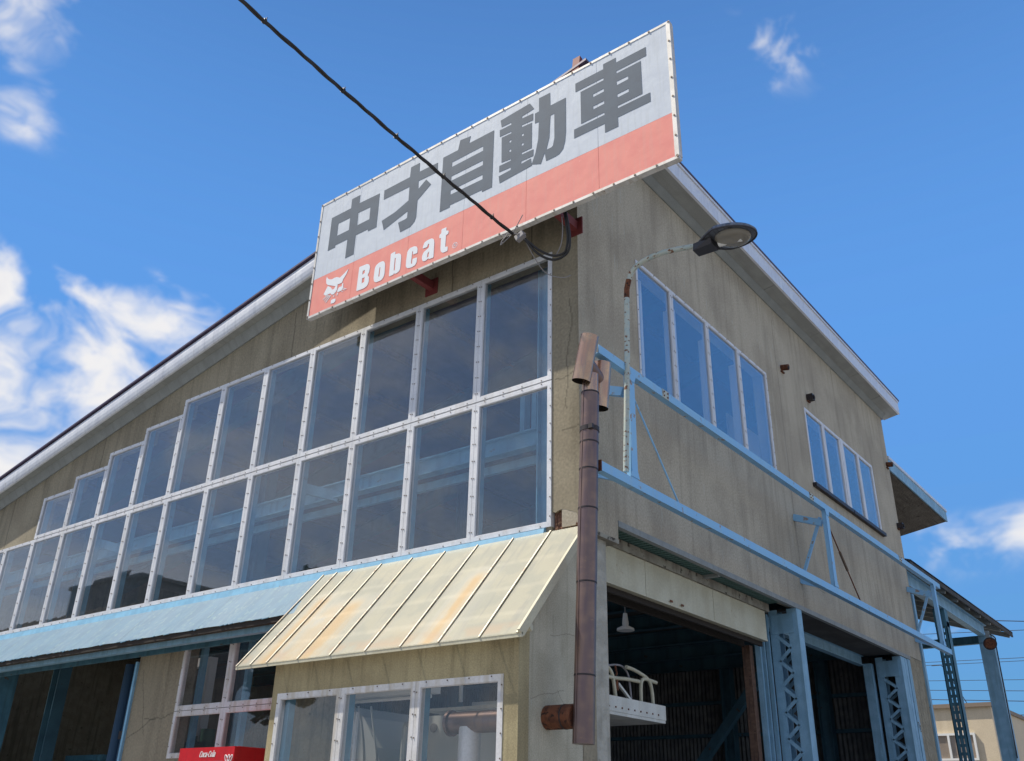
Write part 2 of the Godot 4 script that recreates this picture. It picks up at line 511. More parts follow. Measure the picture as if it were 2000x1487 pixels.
	MT.soot = mat(Color(0.012, 0.011, 0.011), 0.9)
	MT.band = mat(Color(0.035, 0.028, 0.030), 0.5, 0.4)
	MT.rusty_pole = tmat(coat(256, 512, Color(0.66, 0.72, 0.71), Color(0.72, 0.74, 0.70), Color(0.60, 0.68, 0.70), 0.4, Color(0.44, 0.29, 0.2), 0.70, 68, 0.03), 0.6, 0.0, 1.1)
	MT.rust = tmat(coat(256, 256, Color(0.45, 0.27, 0.18), Color(0.34, 0.20, 0.14), Color(0.5, 0.33, 0.22), 0.5, Color(0.2, 0.13, 0.1), 0.7, 69), 0.85, 0.1, 2.0)
	MT.black_cable = mat(Color(0.018, 0.017, 0.019), 0.55)
	MT.grey_cable = mat(Color(0.25, 0.24, 0.25), 0.6)
	MT.sign_white = tmat(coat(512, 512, Color(0.765, 0.80, 0.845), Color(0.745, 0.78, 0.83), Color(0.70, 0.73, 0.76), 0.35, Color(0.72, 0.75, 0.78), 0.9, 71, 0.01, 0.02), 0.72, 0.0, 0.7)
	MT.sign_red = tmat(coat(512, 512, Color(0.90, 0.545, 0.50), Color(0.885, 0.52, 0.485), Color(0.86, 0.57, 0.53), 0.4, Color(0.91, 0.59, 0.55), 0.9, 72, 0.01, 0.02), 0.72, 0.0, 0.7)
	MT.sign_ink = tmat(coat(512, 512, Color(0.285, 0.35, 0.42), Color(0.27, 0.33, 0.40), Color(0.30, 0.36, 0.42), 0.3, Color(0.31, 0.37, 0.43), 0.9, 73, 0.01, 0.02), 0.75, 0.0, 0.7)
	MT.sign_letter = mat(Color(0.74, 0.78, 0.83), 0.75)
	MT.sign_back = mat(Color(0.06, 0.055, 0.05), 0.8)
	MT.sign_trim = tmat(coat(256, 256, Color(0.82, 0.81, 0.80), Color(0.76, 0.75, 0.73), Color(0.66, 0.62, 0.57), 0.4, Color(0.45, 0.34, 0.26), 0.88, 74), 0.5, 0.1, 0.8)
	MT.red_steel = mat(Color(0.17, 0.03, 0.03), 0.7)
	MT.tin = tmat(coat(512, 512, Color(0.37, 0.375, 0.38), Color(0.30, 0.31, 0.32), Color(0.47, 0.47, 0.46), 0.4, Color(0.26, 0.24, 0.23), 0.85, 75), 0.6, 0.3, 0.4)
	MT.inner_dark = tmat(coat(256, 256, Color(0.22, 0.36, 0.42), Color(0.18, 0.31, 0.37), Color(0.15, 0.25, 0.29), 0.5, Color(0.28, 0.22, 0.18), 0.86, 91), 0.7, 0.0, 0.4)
	MT.dark_inside = tmat(coat(256, 256, Color(0.30, 0.30, 0.30), Color(0.24, 0.24, 0.24), Color(0.18, 0.18, 0.18), 0.5, Color(0.2, 0.17, 0.14), 0.85, 76), 0.9, 0.0, 0.4)
	MT.floor = tmat(coat(256, 256, Color(0.45, 0.44, 0.42), Color(0.36, 0.35, 0.34), Color(0.3, 0.29, 0.28), 0.2, Color(0.16, 0.15, 0.14), 0.7, 77), 0.8, 0.0, 0.2)
	MT.wood = tmat(coat(256, 512, Color(0.43, 0.33, 0.27), Color(0.37, 0.28, 0.23), Color(0.29, 0.22, 0.19), 0.8, Color(0.24, 0.18, 0.15), 0.8, 78), 0.85, 0.0, 1.6)
	MT.lath = tmat(coat(256, 256, Color(0.50, 0.36, 0.29), Color(0.40, 0.27, 0.23), Color(0.26, 0.18, 0.16), 0.7, Color(0.66, 0.52, 0.40), 0.66, 79, 0.06), 0.9, 0.0, 3.0)
	MT.bare_hole = mat(Color(0.03, 0.024, 0.02), 0.95)
	# glass: a thin dusty pane whose bluish tint also paints in mirrored sky
	MT.front_glass = pane_mat(Color(0.22, 0.30, 0.35), 0.04)
	MT.side_glass = pane_mat(Color(0.22, 0.36, 0.52), 0.03)
	# mirror layer added to the panes to brighten the sky they reflect
	MT.added_mirror = tmat(coat(16, 16, Color(0.9, 0.95, 1.0), Color(0.9, 0.95, 1.0), Color.WHITE, 0.0, Color.WHITE, 2.0, 90, 0.02, 0.0), 0.02, 1.0)
	MT.added_mirror.transparency = BaseMaterial3D.TRANSPARENCY_ALPHA
	MT.added_mirror.albedo_color = Color(1, 1, 1, 0.24)
	MT.faint_added_mirror = MT.added_mirror.duplicate()
	MT.faint_added_mirror.albedo_color = Color(1, 1, 1, 0.09)
	MT.low_glass = pane_mat(Color(0.26, 0.30, 0.33), 0.02)
	MT.lens = pane_mat(Color(0.27, 0.25, 0.21), 0.7, 0.2)
	MT.dark_plastic = mat(Color(0.045, 0.045, 0.055), 0.45, 0.2)
	MT.hood = tmat(coat(256, 256, Color(0.46, 0.48, 0.52), Color(0.40, 0.42, 0.46), Color(0.25, 0.25, 0.27), 0.5, Color(0.3, 0.26, 0.22), 0.85, 80), 0.4, 0.5, 2.0)
	MT.truck_white = mat(Color(0.62, 0.64, 0.63), 0.35)
	MT.truck_trim = mat(Color(0.03, 0.03, 0.033), 0.5)
	MT.red_paint = tmat(coat(256, 256, Color(0.78, 0.09, 0.14), Color(0.74, 0.08, 0.13), Color(0.66, 0.1, 0.14), 0.3, Color(0.7, 0.2, 0.2), 0.9, 81), 0.35, 0.0, 1.0)
	MT.vend_window = mat(Color(0.33, 0.48, 0.58), 0.25)
	MT.letter_white = mat(Color(0.82, 0.82, 0.82), 0.5)
	MT.plain_white = mat(Color(0.72, 0.73, 0.72), 0.6)
	MT.green_machine = mat(Color(0.03, 0.11, 0.075), 0.5)
	MT.cardboard = mat(Color(0.42, 0.34, 0.25), 0.9)
	MT.yellow = mat(Color(0.55, 0.42, 0.05), 0.5)
	MT.curtain = mat(Color(0.02, 0.06, 0.12), 0.8)
	MT.house = tmat(coat(256, 256, Color(0.80, 0.74, 0.64), Color(0.78, 0.72, 0.62), Color(0.74, 0.68, 0.57), 0.4, Color(0.7, 0.64, 0.54), 0.9, 82), 0.8, 0.0, 0.3)
	MT.house_trim = mat(Color(0.22, 0.17, 0.13), 0.7)
	MT.house_frame = mat(Color(0.72, 0.72, 0.70), 0.5)
	MT.blind = mat(Color(0.30, 0.24, 0.19), 0.7)
	MT.grey_block = tmat(coat(256, 256, Color(0.47, 0.45, 0.44), Color(0.42, 0.41, 0.40), Color(0.34, 0.33, 0.32), 0.4, Color(0.3, 0.28, 0.26), 0.85, 83), 0.85, 0.0, 0.2)
	MT.grey_roof = tmat(coat(256, 256, Color(0.52, 0.52, 0.54), Color(0.46, 0.46, 0.48), Color(0.38, 0.36, 0.36), 0.5, Color(0.36, 0.3, 0.26), 0.8, 84), 0.5, 0.3, 0.3)
	MT.ground = tmat(coat(512, 512, Color(0.57, 0.56, 0.54), Color(0.52, 0.51, 0.495), Color(0.46, 0.45, 0.44), 0.15, Color(0.4, 0.39, 0.38), 0.85, 85, 0.03, 0.14), 0.95, 0.0, 0.12)
	MT.road = tmat(coat(512, 512, Color(0.27, 0.27, 0.275), Color(0.24, 0.24, 0.245), Color(0.2, 0.2, 0.2), 0.1, Color(0.17, 0.17, 0.17), 0.8, 86, 0.03, 0.14), 0.95, 0.0, 0.12)
	MT.bark = mat(Color(0.07, 0.05, 0.035), 0.95)
	MT.leaf = mat(Color(0.05, 0.085, 0.03), 0.7)
	MT.concrete_soffit = tmat(coat(256, 256, Color(0.47, 0.45, 0.42), Color(0.42, 0.40, 0.37), Color(0.34, 0.32, 0.30), 0.6, Color(0.3, 0.28, 0.26), 0.8, 87), 0.9, 0.0, 0.5)
	# the cream awning's sheet: translucent plastic, stained along the fall of the rain
	MT.awning_sheet = tmat(awning_texture(), 0.5)
	MT.awning_sheet.albedo_color = Color(1, 1, 1, 0.80)
	MT.awning_sheet.transparency = BaseMaterial3D.TRANSPARENCY_ALPHA
	MT.awning_sheet.backlight_enabled = true
	MT.awning_sheet.backlight = Color(0.45, 0.42, 0.32)
	MT.awning_rib = tmat(coat(256, 256, Color(0.80, 0.78, 0.72), Color(0.74, 0.71, 0.63), Color(0.58, 0.50, 0.42), 0.6, Color(0.48, 0.36, 0.28), 0.74, 88), 0.5, 0.2, 1.5)
	# roughness of the mortar as relief
	for k in ["front_wall", "side_wall", "annex_wall", "annex_side"]:
		MT[k].normal_enabled = false
	for k in ["mortar", "pale_mortar", "ground", "road", "floor", "concrete_soffit"]:
		MT[k].normal_enabled = true
		MT[k].normal_texture = rough
		MT[k].normal_scale = 0.35
	for k in ["blue", "blue_awning", "fascia", "sign_white", "sign_red", "tin", "aluminium"]:
		MT[k].normal_enabled = true
		MT[k].normal_texture = fine
		MT[k].normal_scale = 0.12

func awning_texture() -> ImageTexture:
	var w := 660
	var h := 300
	var n1 := grey(501, w, h, 0.012, 4)
	var n2 := grey(502, w, h, 0.05, 4, 1, 12)
	var n4 := grey(503, w, h, 0.3, 2)
	var d := PackedByteArray()
	d.resize(w * h * 3)
	# stains: centre x in metres from the left, top of the run (0 ridge .. 1 lip), half width, strength
	var stains := [[0.42, 0.30, 0.10, 0.9], [0.72, 0.42, 0.13, 0.5], [0.98, 0.42, 0.14, 0.85], [2.42, 0.34, 0.075, 1.0], [1.7, 0.7, 0.05, 0.3], [2.05, 0.76, 0.2, 0.25]]
	for y in h:
		var v := float(y) / h
		for x in w:
			var i := y * w + x
			var xm := float(x) / w * 3.33
			var c := Color(0.615, 0.605, 0.525).lerp(Color(0.56, 0.565, 0.505), smoothstep(0.3, 0.7, n1[i] / 255.0))
			c = c.lerp(Color(0.49, 0.495, 0.47), 0.4 * smoothstep(0.55, 0.85, n2[i] / 255.0))
			for s in stains:
				var wob: float = s[2] * (0.7 + 0.6 * n2[i] / 255.0)
				var dx: float = absf(xm - s[0] + 0.05 * (v - s[1])) / wob
				var run: float = smoothstep(s[1] - 0.05, s[1] + 0.08, v) * exp(-dx * dx)
				var halo: float = smoothstep(s[1] - 0.1, s[1] + 0.05, v) * exp(-dx * dx * 0.22) * (1.0 - 0.4 * v)
				c = c.lerp(Color(0.80, 0.79, 0.76), halo * 0.75 * s[3])
				c = c.lerp(Color(0.72, 0.58, 0.36), run * 0.95 * s[3] * smoothstep(0.15, 0.6, n1[i] / 255.0 + 0.2))
			c = c.lerp(Color(0.70, 0.57, 0.44), 0.5 * smoothstep(0.86, 0.93, v) * smoothstep(0.4, 0.7, n1[i] / 255.0) * smoothstep(1.0, 0.95, v))
			var g := 1.0 + (n4[i] / 255.0 - 0.5) * 0.05
			put3(d, i * 3, Color(c.r * g, c.g * g, c.b * g))
	return tex(Image.create_from_data(w, h, false, Image.FORMAT_RGB8, d))

# ---------------------------------------------------------------- the scene
func _ready():
	rng.seed = 7
	var cam := Camera3D.new()
	cam.name = "camera"
	var yaw := deg_to_rad(-38.38188513)
	var pitch := deg_to_rad(25.77873464)
	var roll := deg_to_rad(1.36584566)
	var fw := Vector3(sin(yaw) * cos(pitch), sin(pitch), -cos(yaw) * cos(pitch))
	var r0 := fw.cross(Vector3.UP).normalized()
	var u0 := r0.cross(fw)
	cam.transform = Transform3D(Basis(r0 * cos(roll) + u0 * sin(roll), u0 * cos(roll) - r0 * sin(roll), -fw), Vector3(4.25949, 1.64557, 6.38974))
	cam.fov = 45.57253
	cam.near = 0.05
	cam.far = 900.0
	add_child(cam)
	var env := Environment.new()
	var sky := Sky.new()
	var pano := PanoramaSkyMaterial.new()
	pano.panorama = make_sky()
	sky.sky_material = pano
	env.background_mode = Environment.BG_SKY
	env.sky = sky
	env.tonemap_mode = Environment.TONE_MAPPER_LINEAR
	env.tonemap_exposure = 1.2
	env.sdfgi_enabled = true
	env.ssao_enabled = true
	env.ssil_enabled = true
	var we := WorldEnvironment.new()
	we.name = "environment"
	we.environment = env
	add_child(we)
	var sun := DirectionalLight3D.new()
	sun.name = "sun"
	sun.light_energy = 1.5
	sun.light_color = Color(1.0, 0.965, 0.90)
	sun.light_angular_distance = 0.5
	sun.shadow_enabled = true
	add_child(sun)
	sun.look_at_from_position(Vector3(-2.0, 3.45, 1.0) * 20.0, Vector3.ZERO, Vector3.UP)
	make_materials()
	build_ground()
	build_workshop()
	build_inside()
	build_side_openings()
	build_annex()
	build_canopy()
	build_surroundings()
	build_sign()
	build_awnings()
	build_truss()
	build_chimney()
	build_lamp()
	build_cables()
	build_small_things()
	build_indoor_things()

func build_ground():
	var b := MB.new()
	b.quad(Vector3(-400, 0, 400), Vector3(400, 0, 400), Vector3(400, 0, -400), Vector3(-400, 0, -400))
	structure("ground", b, MT.ground)
	b = MB.new()
	b.quad(Vector3(-400, 0.004, 19), Vector3(400, 0.004, 19), Vector3(400, 0.004, 12.5), Vector3(-400, 0.004, 12.5))
	structure("street", b, MT.road)

# ---------------------------------------------------------------- the workshop
var shop: Node3D

# a fixed light: metal frame (part) holding a pane and its screws (sub-parts). t maps x right, y up, z out of the wall
func window(parent: Node3D, t: Transform3D, x0: float, x1: float, y0: float, y1: float, glass: Material, frame: Material, fw := 0.046, screws := true, label := ""):
	var b := MB.new()
	var zf := 0.010
	var zb := -0.05
	for q in [[x0, x0 + fw, y0, y1], [x1 - fw, x1, y0, y1], [x0 + fw, x1 - fw, y0, y0 + fw], [x0 + fw, x1 - fw, y1 - fw, y1]]:
		var m := Vector3((q[0] + q[1]) / 2, (q[2] + q[3]) / 2, (zf + zb) / 2)
		b.obox(t * Transform3D(Basis(), m), Vector3(q[1] - q[0], q[3] - q[2], zf - zb))
	# glazing bead, a step behind the face
	var e := 0.007
	for q in [[x0 + fw, x0 + fw + e, y0 + fw, y1 - fw], [x1 - fw - e, x1 - fw, y0 + fw, y1 - fw], [x0 + fw + e, x1 - fw - e, y0 + fw, y0 + fw + e], [x0 + fw + e, x1 - fw - e, y1 - fw - e, y1 - fw]]:
		var m := Vector3((q[0] + q[1]) / 2, (q[2] + q[3]) / 2, -0.003)
		b.obox(t * Transform3D(Basis(), m), Vector3(q[1] - q[0], q[3] - q[2], 0.014))
	var f := part("window", b, frame, parent, label)
	var g := MB.new()
	var zg := PANE_BACK
	var a := fw * 0.6
	# both faces of the pane
	var lean := Vector3(rng.randf_range(-0.0025, 0.0025), rng.randf_range(-0.0025, 0.0025), rng.randf_range(-0.0015, 0.0015))
	for zz in [zg, zg - 0.005]:
		g.quad(t * Vector3(x0 + a, y0 + a, zz - lean.x), t * Vector3(x1 - a, y0 + a, zz + lean.x + lean.y), t * Vector3(x1 - a, y1 - a, zz + lean.y), t * Vector3(x0 + a, y1 - a, zz - lean.y))
	var pane := part("pane", g, glass, f)
	if glass != MT.low_glass:
		var film := MB.new()  # added mirror layer, boosts the pane reflection
		film.quad(t * Vector3(x0 + a, y0 + a, zg - 0.008 - lean.x), t * Vector3(x1 - a, y0 + a, zg - 0.008 + lean.x + lean.y), t * Vector3(x1 - a, y1 - a, zg - 0.008 + lean.y), t * Vector3(x0 + a, y1 - a, zg - 0.008 - lean.y))
		part("added_mirror", film, MT.added_mirror if glass == MT.side_glass else MT.faint_added_mirror, f)
	if screws:
		var s := MB.new()
		var spots := []
		var ny := int((y1 - y0) / 0.17)
		for k in ny:
			var yy := y0 + (k + 0.5) * (y1 - y0) / ny
			spots.append(Vector2(x0 + 0.012, yy))
			spots.append(Vector2(x1 - 0.012, yy + 0.006))
		var nx := maxi(int((x1 - x0) / 0.22), 2)
		for k in nx:
			spots.append(Vector2(x0 + (k + 0.5) * (x1 - x0) / nx, y0 + 0.013))
			spots.append(Vector2(x0 + (k + 0.5) * (x1 - x0) / nx, y1 - 0.013))
		for p in spots:
			s.obox(t * Transform3D(Basis(), Vector3(p.x, p.y, zf + 0.003)), Vector3(0.008, 0.009, 0.006))
		part("screw_heads", s, MT.screw, f).set_meta("kind", "stuff")
	return f

func build_workshop():
	shop = thing("workshop_building", "two-storey car workshop of grey mortar with a stepped wall of windows under a slanting roof", "building", Vector3(-7, 0, -5))
	var T0 := Transform3D()
	var tops := [6.13, 6.315, 6.51, 6.70]
	var xl := seam_x(-3)
	# front wall
	var w := MB.new(Vector2(LEFT, 0), Vector2(14, 9))
	var z0 := -0.2
	w.prism(LEFT, xl, 0, 0, roofline(LEFT), roofline(xl), z0, 0)
	w.prism(xl, M0, MIDDLE, MIDDLE, roofline(xl), roofline(M0), z0, 0)
	for k in 4:
		w.prism(seam_x(k), seam_x(k + 1), tops[k], tops[k], roofline(seam_x(k)), roofline(seam_x(k + 1)), z0, 0)
	w.prism(seam_x(4), RIGHT, HEAD, HEAD, roofline(seam_x(4)), roofline(RIGHT), z0, 0)
	w.prism(RIGHT, 0, 4.165, 4.165, roofline(RIGHT), roofline(0), z0, 0)
	w.prism(xl, RIGHT, 3.45, 3.45, SILL, SILL, z0, 0)
	w.prism(-6.62, -5.68, 0, 0, 3.45, 3.45, z0, 0)
	w.prism(-5.68, -3.82, 0, 0, 2.17, 2.17, z0, 0)
	w.prism(-3.82, -2.86, 0, 0, 3.45, 3.45, z0, 0)
	w.prism(xl, -10.35, 0, 0, 3.45, 3.45, z0, 0)
	# the corner below the broken mortar
	w.prism(RIGHT, 0, 0, 0, 3.94, 3.94, z0, -0.004)
	w.plate(PackedVector2Array([Vector2(RIGHT, 4.165), Vector2(RIGHT, 4.135), Vector2(-0.27, 4.118), Vector2(-0.235, 4.133), Vector2(-0.19, 4.14), Vector2(-0.15, 4.128), Vector2(-0.12, 4.112), Vector2(-0.075, 4.10), Vector2(-0.04, 4.078), Vector2(-0.02, 4.03), Vector2(-0.012, 3.94), Vector2(0, 3.94), Vector2(0, 4.165)]), 0.024, Transform3D(Basis(), Vector3(0, 0, -0.024)))
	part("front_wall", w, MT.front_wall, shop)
	var hole := MB.new()
	hole.box(Vector3(RIGHT, 3.94, -0.1), Vector3(-0.004, 4.165, -0.062))
	part("hole_backing", hole, MT.bare_hole, shop)
	for k in 9:
		var l := MB.new()
		var x := RIGHT + 0.018 + k * 0.031
		l.obox(Transform3D(Basis(Vector3.BACK, rng.randf_range(-0.03, 0.03)), Vector3(x, 4.05, -0.05 + rng.randf_range(-0.004, 0.004))), Vector3(0.026, 0.21, 0.02))
		part("lath", l, MT.lath, shop)
	for k in 8:
		var c := MB.new()
		var s := rng.randf_range(0.018, 0.045)
		c.obox(Transform3D(Basis.from_euler(Vector3(rng.randf() * 3, rng.randf() * 3, rng.randf() * 3)), Vector3(RIGHT + 0.04 + k * 0.033, 3.955 + rng.randf_range(0, 0.03), -0.025)), Vector3(s, s * 0.7, s))
		part("mortar_crumb", c, MT.lath, shop)
	# stepped windows of the front
	for k in range(-3, 11):
		window(shop, T0, seam_x(k) + 0.002, seam_x(k + 1) - 0.002, SILL, MIDDLE - 0.006, MT.front_glass, MT.aluminium)
		if k >= 0:
			window(shop, T0, seam_x(k) + 0.002, seam_x(k + 1) - 0.002, MIDDLE + 0.006, tops[k] if k < 4 else HEAD, MT.front_glass, MT.aluminium)
	# steel studs behind the seams and the long beam behind the lower row
	for k in range(-2, 11):
		var s := MB.new()
		var top: float = MIDDLE if k < 0 else (tops[k] if k < 4 else HEAD)
		s.box(Vector3(seam_x(k) - 0.03, SILL, -0.06), Vector3(seam_x(k) + 0.03, top, -0.13))
		part("window_stud", s, MT.inner_blue, shop)
	var bm := MB.new()
	bm.ibeam(Vector3(-13.5, 5.1, -0.42), Vector3(-0.35, 5.1, -0.42), 0.12, 0.19, 0.016)
	bm.box(Vector3(-13.5, 4.9, -0.6), Vector3(-0.35, 4.99, -0.56))
	part("crane_beam", bm, MT.inner_blue, shop)
	for x in [-4.15, -8.6]:
		var br := MB.new()
		br.bar(Vector3(x, 5.16, -0.13), Vector3(x + 0.45, 5.02, -0.42), 0.05, 0.12)
		part("beam_bracket", br, MT.inner_blue, shop)
	var cc := MB.new()
	cc.ibeam(Vector3(-0.6, 0, -0.32), Vector3(-0.6, 8.3, -0.32), 0.14, 0.15, 0.014, Vector3.RIGHT)
	part("corner_column", cc, MT.inner_blue, shop)
	var hg := MB.new()
	hg.box(Vector3(-1.08, 5.2, -0.6), Vector3(-1.02, 5.75, -0.5))
	hg.box(Vector3(-0.93, 5.2, -0.6), Vector3(-0.87, 5.75, -0.5))
	part("beam_hanger", hg, MT.inner_blue, shop)
	# sill flashing under the lower row
	var x := xl
	while x < RIGHT - 0.1:
		var f := MB.new()
		var x1 := minf(x + 1.82, RIGHT + 0.03)
		f.hexa([Vector3(x + 0.002, 3.90, 0.001), Vector3(x1, 3.90, 0.001), Vector3(x + 0.002, 3.996, 0.001), Vector3(x1, 3.996, 0.001), Vector3(x + 0.002, 3.90, 0.05), Vector3(x1, 3.90, 0.05), Vector3(x + 0.002, 3.985, 0.032), Vector3(x1, 3.985, 0.032)])
		part("sill_flashing", f, MT.blue, shop)
		x = x1 + 0.0
	# side wall
	var TS := Transform3D(Basis(Vector3(0, 0, -1), Vector3.UP, Vector3.RIGHT), Vector3.ZERO)
	var s := MB.new(Vector2(0, 3.8), Vector2(10.26, 5))
	var top := EAVE + 0.02
	for q in [[0.0, -0.62, 3.97, top], [-0.62, -1.152, 4.16, top], [-1.152, -4.697, 4.16, 5.85], [-1.152, -4.697, 7.323, top], [-4.697, -6.066, 4.16, top], [-6.066, -9.147, 4.16, 6.11], [-6.066, -9.147, 7.311, top], [-9.147, BACK, 4.16, top]]:
		# starts a hair behind the front wall's face so that the two never share a plane
		s.box(Vector3(-0.2, q[2], q[1]), Vector3(0.002, q[3], minf(q[0], -0.002)))
	part("side_wall", s, MT.side_wall, shop)
	# four fixed lights high in the side wall
	var wz := [1.152, 1.965, 2.887, 3.785, 4.697]
	for k in 4:
		window(shop, TS, wz[k] + 0.002, wz[k + 1] - 0.002, 5.85, 7.323, MT.side_glass, MT.aluminium, 0.036)
		var st := MB.new()
		st.box(Vector3(-0.16, 5.85, -wz[k] - 0.36), Vector3(-0.30, 7.3, -wz[k] - 0.41))
		part("curtain_edge", st, MT.plain_white, shop)
	# two pairs of sliding windows further back
	for k in 2:
		var a := 6.066 + k * 1.585
		window(shop, TS, a, a + 0.75, 6.11, 7.311, MT.side_glass, MT.aluminium, 0.045, false)
		window(shop, TS, a + 0.752, a + 1.49, 6.11, 7.311, MT.side_glass, MT.aluminium, 0.045, false)
		var sl := MB.new()
		sl.box(Vector3(-0.05, 6.05, -a + 0.03), Vector3(0.06, 6.105, -a - 1.53))
		part("window_sill", sl, MT.band, shop)
	var mu := MB.new()
	mu.box(Vector3(-0.06, 6.11, -7.5575), Vector3(0.016, 7.311, -7.6495))
	part("window_mullion", mu, MT.aluminium, shop)
	var sb := MB.new()
	sb.box(Vector3(-1.2, 5.9, -6.0), Vector3(-1.22, 7.5, -9.4))
	part("curtain", sb, MT.plain_white, shop)
	# back and far walls
	var bw := MB.new()
	bw.prism(LEFT, -0.2, 0, 0, roofline(LEFT), roofline(-0.2), BACK, BACK + 0.15)
	bw.prism(LEFT, LEFT + 0.15, 0, 0, roofline(LEFT), roofline(LEFT + 0.15), BACK + 0.15, -0.2)
	part("back_wall", bw, MT.mortar, shop)
	var fl := MB.new()
	fl.box(Vector3(LEFT + 0.1, 0.0, BACK + 0.1), Vector3(-0.02, 0.06, -0.1))
	part("floor", fl, MT.floor, shop)
	# roof: deck, coverings with standing ribs, edge trims
	var xr := SIDE_OVER
	var xa := LEFT - 0.4
	var rf := MB.new()
	rf.prism(xa, xr, roofline(xa) + 0.03, roofline(xr) + 0.03, roofline(xa) + 0.27, roofline(xr) + 0.27, BACK - OVER, OVER)
	part("roof_deck", rf, MT.roof, shop)
	var sheet := MB.new()
	sheet.prism(xa - 0.03, xr + 0.05, roofline(xa) + 0.272, roofline(xr + 0.05) + 0.272, roofline(xa) + 0.30, roofline(xr + 0.05) + 0.30, BACK - OVER - 0.04, OVER + 0.05)
	var rz := BACK - OVER + 0.2
	while rz < OVER:
		sheet.prism(xa, xr + 0.03, roofline(xa) + 0.29, roofline(xr) + 0.295, roofline(xa) + 0.335, roofline(xr) + 0.34, rz, rz + 0.03)
		rz += 0.45
	part("roof_sheet", sheet, MT.roof, shop)
	# front edge cover: rounded sheet metal along the slope
	var prof := [[0.0, 0.0], [0.012, 0.006], [0.025, 0.04], [0.034, 0.10], [0.034, 0.17], [0.026, 0.23], [0.012, 0.262]]
	var seg := 4
	for i in seg:
		var a := lerpf(xa, xr, float(i) / seg)
		var c := lerpf(xa, xr, float(i + 1) / seg) - 0.004
		var fb := MB.new()
		for k in prof.size() - 1:
			var p0: Array = prof[k]
			var p1: Array = prof[k + 1]
			var n0 := Vector3(0, p0[0] - 0.0, 0)
			fb.quad(Vector3(a, roofline(a) + p0[1], OVER + p0[0]), Vector3(c, roofline(c) + p0[1], OVER + p0[0]), Vector3(c, roofline(c) + p1[1], OVER + p1[0]), Vector3(a, roofline(a) + p1[1], OVER + p1[0]))
		fb.prism(a, c, roofline(a), roofline(c), roofline(a) + 0.262, roofline(c) + 0.262, OVER - 0.02, OVER + 0.001)
		part("fascia", fb, MT.fascia, shop)
	var fs := MB.new()
	fs.prism(xr, xr + 0.03, roofline(xr) + 0.002, roofline(xr) + 0.008, roofline(xr) + 0.265, roofline(xr) + 0.268, BACK - OVER, OVER - 0.02)
	fs.prism(xr + 0.031, xr + 0.045, roofline(xr) + 0.235, roofline(xr) + 0.235, roofline(xr) + 0.272, roofline(xr) + 0.272, BACK - OVER, OVER - 0.02)
	part("side_fascia", fs, MT.fascia, shop)
	# boards under the overhang, with open joints
	var jx := -0.35
	while jx > LEFT:
		var j1 := maxf(jx - 1.82, xa)
		var p := MB.new()
		p.prism(j1 + 0.004, jx - 0.004, roofline(j1) + 0.006, roofline(jx) + 0.006, roofline(j1) + 0.028, roofline(jx) + 0.028, 0.0, OVER - 0.022)
		part("soffit_board", p, MT.soffit, shop)
		jx = j1
	var jz := OVER - 0.022
	for e in [-1.39, -3.05, -4.74, -6.5, -8.3, -9.45, BACK - OVER]:
		var p := MB.new()
		p.prism(0.0, xr - 0.002, roofline(0) + 0.006, roofline(xr) + 0.006, roofline(0) + 0.028, roofline(xr) + 0.028, e + 0.004, jz - 0.004)
		part("soffit_board", p, MT.soffit, shop)
		jz = e
	# cove strips where boards meet the walls
	var cv := MB.new()
	cv.hexa([Vector3(xa, roofline(xa) - 0.11, 0.001), Vector3(0.0, roofline(0) - 0.11, 0.001), Vector3(xa, roofline(xa) + 0.004, 0.001), Vector3(0.0, roofline(0) + 0.004, 0.001), Vector3(xa, roofline(xa) - 0.11, 0.02), Vector3(0.0, roofline(0) - 0.11, 0.02), Vector3(xa, roofline(xa) + 0.004, 0.10), Vector3(0.0, roofline(0) + 0.004, 0.10)])
	part("cove_strip", cv, MT.frieze, shop)
	cv = MB.new()
	cv.hexa([Vector3(0.003, EAVE - 0.04, BACK), Vector3(0.02, EAVE - 0.04, BACK), Vector3(0.003, EAVE + 0.004, BACK), Vector3(0.10, EAVE + 0.02, BACK), Vector3(0.003, EAVE - 0.04, 0.0), Vector3(0.02, EAVE - 0.04, 0.0), Vector3(0.003, EAVE + 0.004, 0.0), Vector3(0.10, EAVE + 0.02, 0.0)])
	part("cove_strip", cv, MT.frieze, shop)

